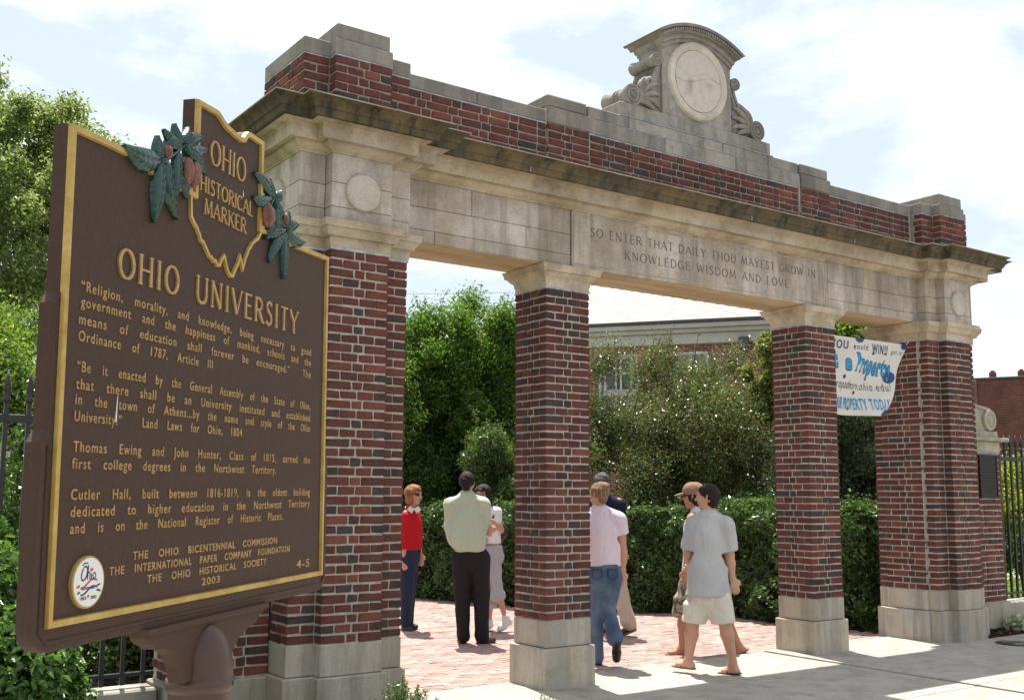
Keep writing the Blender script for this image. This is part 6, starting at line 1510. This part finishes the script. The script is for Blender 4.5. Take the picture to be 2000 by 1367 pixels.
tree('leafy_sapling', 'pale green sapling tips beside the third pillar in front of the brick hall', 'shrub', at(1500, 740, 17), (.36, .4, .85), 18, .16, 5000, .07, G_LT+SH, M_SOFT, 25, tr=.03, sprigs=18, base=(*at(1500, 963, 17)[:2], 0))
tree('background_tree', 'bright green tree top above the banner at the right opening', 'tree', at(1700, 735, 26), (2.2, 2.0, 1.75), 60, .55, 32000, .13, G_MD+G_LT, M_SOFT, 26, tr=.2, base=(*at(1700, 963, 26)[:2], 0), sprigs=20)
tree('sycamore_tree', 'large light green tree with pale trunk left of the marker sign', 'tree', at(-20, 432, 24), (3.2, 2.4, 3.5), 260, .42, 95000, .115, [(.15, .20, .055), (.19, .235, .075), (.12, .17, .045), (.23, .27, .11), (.10, .15, .04)], M_SOFT, 27, tr=.17, bark=M_PALEBARK, sprigs=90, shell=.95, base=(*at(20, 963, 24)[:2], 0), limbs=44, fill=1.)
tree('understory_tree', 'mid green low tree behind the left iron fence and hedge', 'tree', at(-10, 830, 15), (2.2, 1.6, 1.7), 90, .40, 62000, .075, G_MD+G_LT, M_LEAF, 28, tr=.08, bark=M_PALEBARK, sprigs=20, shell=.9, limbs=24)
tree('leafy_shrub', 'dense green shrub behind the left fence between the pickets and the low tree', 'shrub', at(30, 1010, 10.5), (1.7, .8, 1.0), 60, .32, 42000, .055, G_DK+G_MD, M_GLOSSY, 34, tr=.03, shell=.9)
tree('dark_shrub', 'dark green shrub behind the left fence under the marker sign', 'shrub', at(280, 1215, 9.2), (1.0, .7, .85), 50, .28, 40000, .05, G_DK, M_GLOSSY, 29, tr=.03, shell=.9)
tree('golden_shrub', 'yellow-green shrub behind the right iron fence', 'shrub', at(1990, 985, 17), (.85, .8, .95), 34, .28, 20000, .06, [(.22, .26, .03), (.28, .31, .04), (.16, .22, .03)], M_SOFT, 30, tr=.03, shell=.8)
tree('low_dark_shrub', 'low dark shrub on the lawn under the golden shrub at far right', 'shrub', at(2005, 1075, 16.5), (1.3, .7, .30), 30, .2, 9000, .06, G_DK, M_LEAF, 31, tr=.02)
# foreground bushes
def bush(name, label, c, rx, ry, rz, n, size, pal, seed, mt, cat='shrub', elong=1.8, twig=60, spr=.5):
    rng = np.random.default_rng(seed); c = np.array(c, float)
    d = unit(rng.normal(0, 1, (n, 3))); d[:, 2] = np.abs(d[:, 2])*1.0; k = 1-.30*rng.random(n)**1.6; k *= 1+.13*snoise(d*2.2+seed, 2.2)+.06*snoise(d*6+seed, 3)
    P = np.array([c[0], c[1], 0])+d*k[:, None]*np.array([rx, ry, rz])
    t = empty(name, label=label, cat=cat)
    leaves('foliage', P, unit(d+np.array([0, 0, .5])), size, pal, mt, t, elong, spr, rng)
    b = MB()
    for _ in range(twig):
        d_ = rng.normal(0, 1, 3); d_[2] = abs(d_[2])+.2; d_ /= np.linalg.norm(d_); e_ = np.array([c[0], c[1], .0])+d_*np.array([rx, ry, rz])*.93
        b.tube([(c[0]+d_[0]*.05, c[1]+d_[1]*.05, .0), (np.array([c[0], c[1], 0])+e_)/2+rng.normal(0, .03, 3), e_], [.012, .008, .004], 5)
    b.build('branches', M_BARK, t)
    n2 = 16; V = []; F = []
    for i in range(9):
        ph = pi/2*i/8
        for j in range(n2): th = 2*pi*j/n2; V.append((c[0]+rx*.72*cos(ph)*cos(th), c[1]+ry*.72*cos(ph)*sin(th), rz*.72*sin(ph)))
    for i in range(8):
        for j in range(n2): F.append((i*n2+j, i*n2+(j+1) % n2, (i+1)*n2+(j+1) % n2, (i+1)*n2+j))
    b = MB(); b.add(V, F); b.build('inner_shade', bpy.data.materials['hedge_inner_shade'], t)
    return t
HP2 = [(.06, .13, .022), (.085, .17, .03), (.045, .10, .018), (.12, .22, .04)]
bush('round_hedge', 'bright green leafy hedge in the foreground left of the marker sign', (-6.50, .0, 0), .88, .70, 1.52, 26000, .066, HP2, 41, M_GLOSSY)
bush('low_hedge', 'glossy green shrub with pointed leaves under the marker sign', (-6.22, -.62, 0), .60, .48, .98, 15000, .062, HP2, 42, M_GLOSSY)
BX = [(.06, .115, .02), (.09, .16, .03), (.05, .09, .018), (.13, .20, .04)]
def boxwood(name, label, c, r, h, seed, pal, n):
    """upright sprigs of tiny leaves"""
    rng = np.random.default_rng(seed); t = empty(name, label=label, cat='shrub'); Q = []; R_ = []; b = MB()
    for _ in range(n):
        a = rng.random()*2*pi; k = rng.random()**.5; x = c[0]+cos(a)*r*k; y = c[1]+sin(a)*r*k; zt = h*(1-.42*k*k)*rng.uniform(.86, 1.04)
        ln = rng.uniform(.10, .2); d = np.array([cos(a)*k*.6, sin(a)*k*.6, 1.])+rng.normal(0, .18, 3); d /= np.linalg.norm(d)
        p0 = np.array([x, y, zt-ln]); b.tube([p0, p0+d*ln], [.003, .0015], 4)
        for q in range(26):
            u_ = (q+1)/26; th = q*2.4; e = unit(np.cross(d, [[cos(th), sin(th), .3]]))[0]
            Q.append(p0+d*ln*u_+e*.008*(1.2-u_*.6)); R_.append(d*.6+e*.2+rng.normal(0, .3, 3))
    leaves('foliage', np.array(Q), np.array(R_), .0165, pal, M_GLOSSY, t, 1.8, .5, rng); b.build('twigs', M_BARK, t)
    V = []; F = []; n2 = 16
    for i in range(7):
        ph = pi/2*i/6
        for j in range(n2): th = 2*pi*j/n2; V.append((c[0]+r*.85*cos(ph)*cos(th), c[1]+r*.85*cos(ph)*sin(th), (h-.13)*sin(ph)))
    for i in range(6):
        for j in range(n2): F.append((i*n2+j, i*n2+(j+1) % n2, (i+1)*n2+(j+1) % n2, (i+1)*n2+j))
    b = MB(); b.add(V, F); b.build('inner_shade', bpy.data.materials['hedge_inner_shade'], t)
c_ = at(785, 1345, 4.9); boxwood('boxwood', 'small dark green boxwood at the bottom edge left of the second pillar', c_, .21, .735, 51, BX, 420)
c_ = at(1058, 1362, 4.9); boxwood('boxwood', 'tiny yellow-green boxwood tips at the bottom edge before the second pillar', c_, .09, .665, 52, [(.16, .26, .03), (.22, .32, .04), (.12, .20, .03)], 110)
# young plant with pale leaves in the bed on the right
rng = np.random.default_rng(8); pc = at(1995, 1215, 12.6); pt = empty('bedding_plant', label='small pale-leaved plant in the mulch bed at the right edge', cat='plant')
d = unit(rng.normal(0, 1, (260, 3))); d[:, 2] = abs(d[:, 2]); leaves('leaves', np.array([pc[0], pc[1], .02])+d*np.array([.22, .22, .2])*rng.random((260, 1)), d, .085, [(.34, .38, .26), (.22, .30, .14), (.5, .5, .4)], M_LEAF, pt, 1.8, .4, rng)
M_CHIP, nt_, b_ = mat('bark_chip', .95, 0, .1); nt_.links.new(attr_col(nt_), b_.inputs['Base Color'])
# mulch chips, fallen leaves
rng = np.random.default_rng(14); P = np.stack([rng.uniform(3.9, 7.5, 9000), rng.uniform(-.3, .12, 9000), rng.uniform(-.02, .02, 9000)], 1)
P2 = np.stack([rng.uniform(-5.5, -3.3, 9000), rng.uniform(-1.9, -.35, 9000), rng.uniform(-.02, .02, 9000)], 1); P = np.vstack([P, P2])
o = leaves('bark_chips', P, np.tile([0, 0, 1.], (len(P), 1)), .05, [(.05, .032, .02), (.08, .05, .032), (.03, .02, .015), (.12, .08, .05)], M_CHIP, None, 2.2, .6, rng); tag(o, 'loose dark bark mulch on the planting beds beside the gateway', 'mulch', kind='stuff')
# lawn blades on the visible strip
P = np.stack([rng.uniform(6, 26, 60000), rng.uniform(.6, 14, 60000), np.full(60000, -.03)], 1)
o = leaves('grass', P, rng.normal(0, 1, P.shape)*np.array([1, 1, .15]), .10, [(.11, .20, .03), (.15, .25, .04), (.09, .16, .03)], M_SOFT, None, 6, .2, rng); tag(o, 'bright short lawn grass beyond the right iron fence', 'grass', kind='stuff')
# lantern at the far left
lp = at(2, 900, 13.5); ln_ = empty('garden_lantern', (lp[0], lp[1], 0), label='pale lantern on a dark post at the left edge behind the fence', cat='lamp')
z = lp[2]; b = MB(); b.tube([(0, 0, 0), (0, 0, z-.12)], .03, 10); b.build('lamp_post', M_IRON, ln_, smooth=True)
b = MB(); b.lathe([(.07, z-.12), (.11, z+.12), (.11, z+.125), (0, z+.125)], seg=6); b.build('lantern_glass', M_WHITE, ln_)
b = MB(); b.lathe([(.15, z+.126), (.15, z+.14), (.04, z+.22), (0, z+.25)], seg=6); b.build('lantern_roof', plain('grey_paint', (.25, .27, .28), .5), ln_)
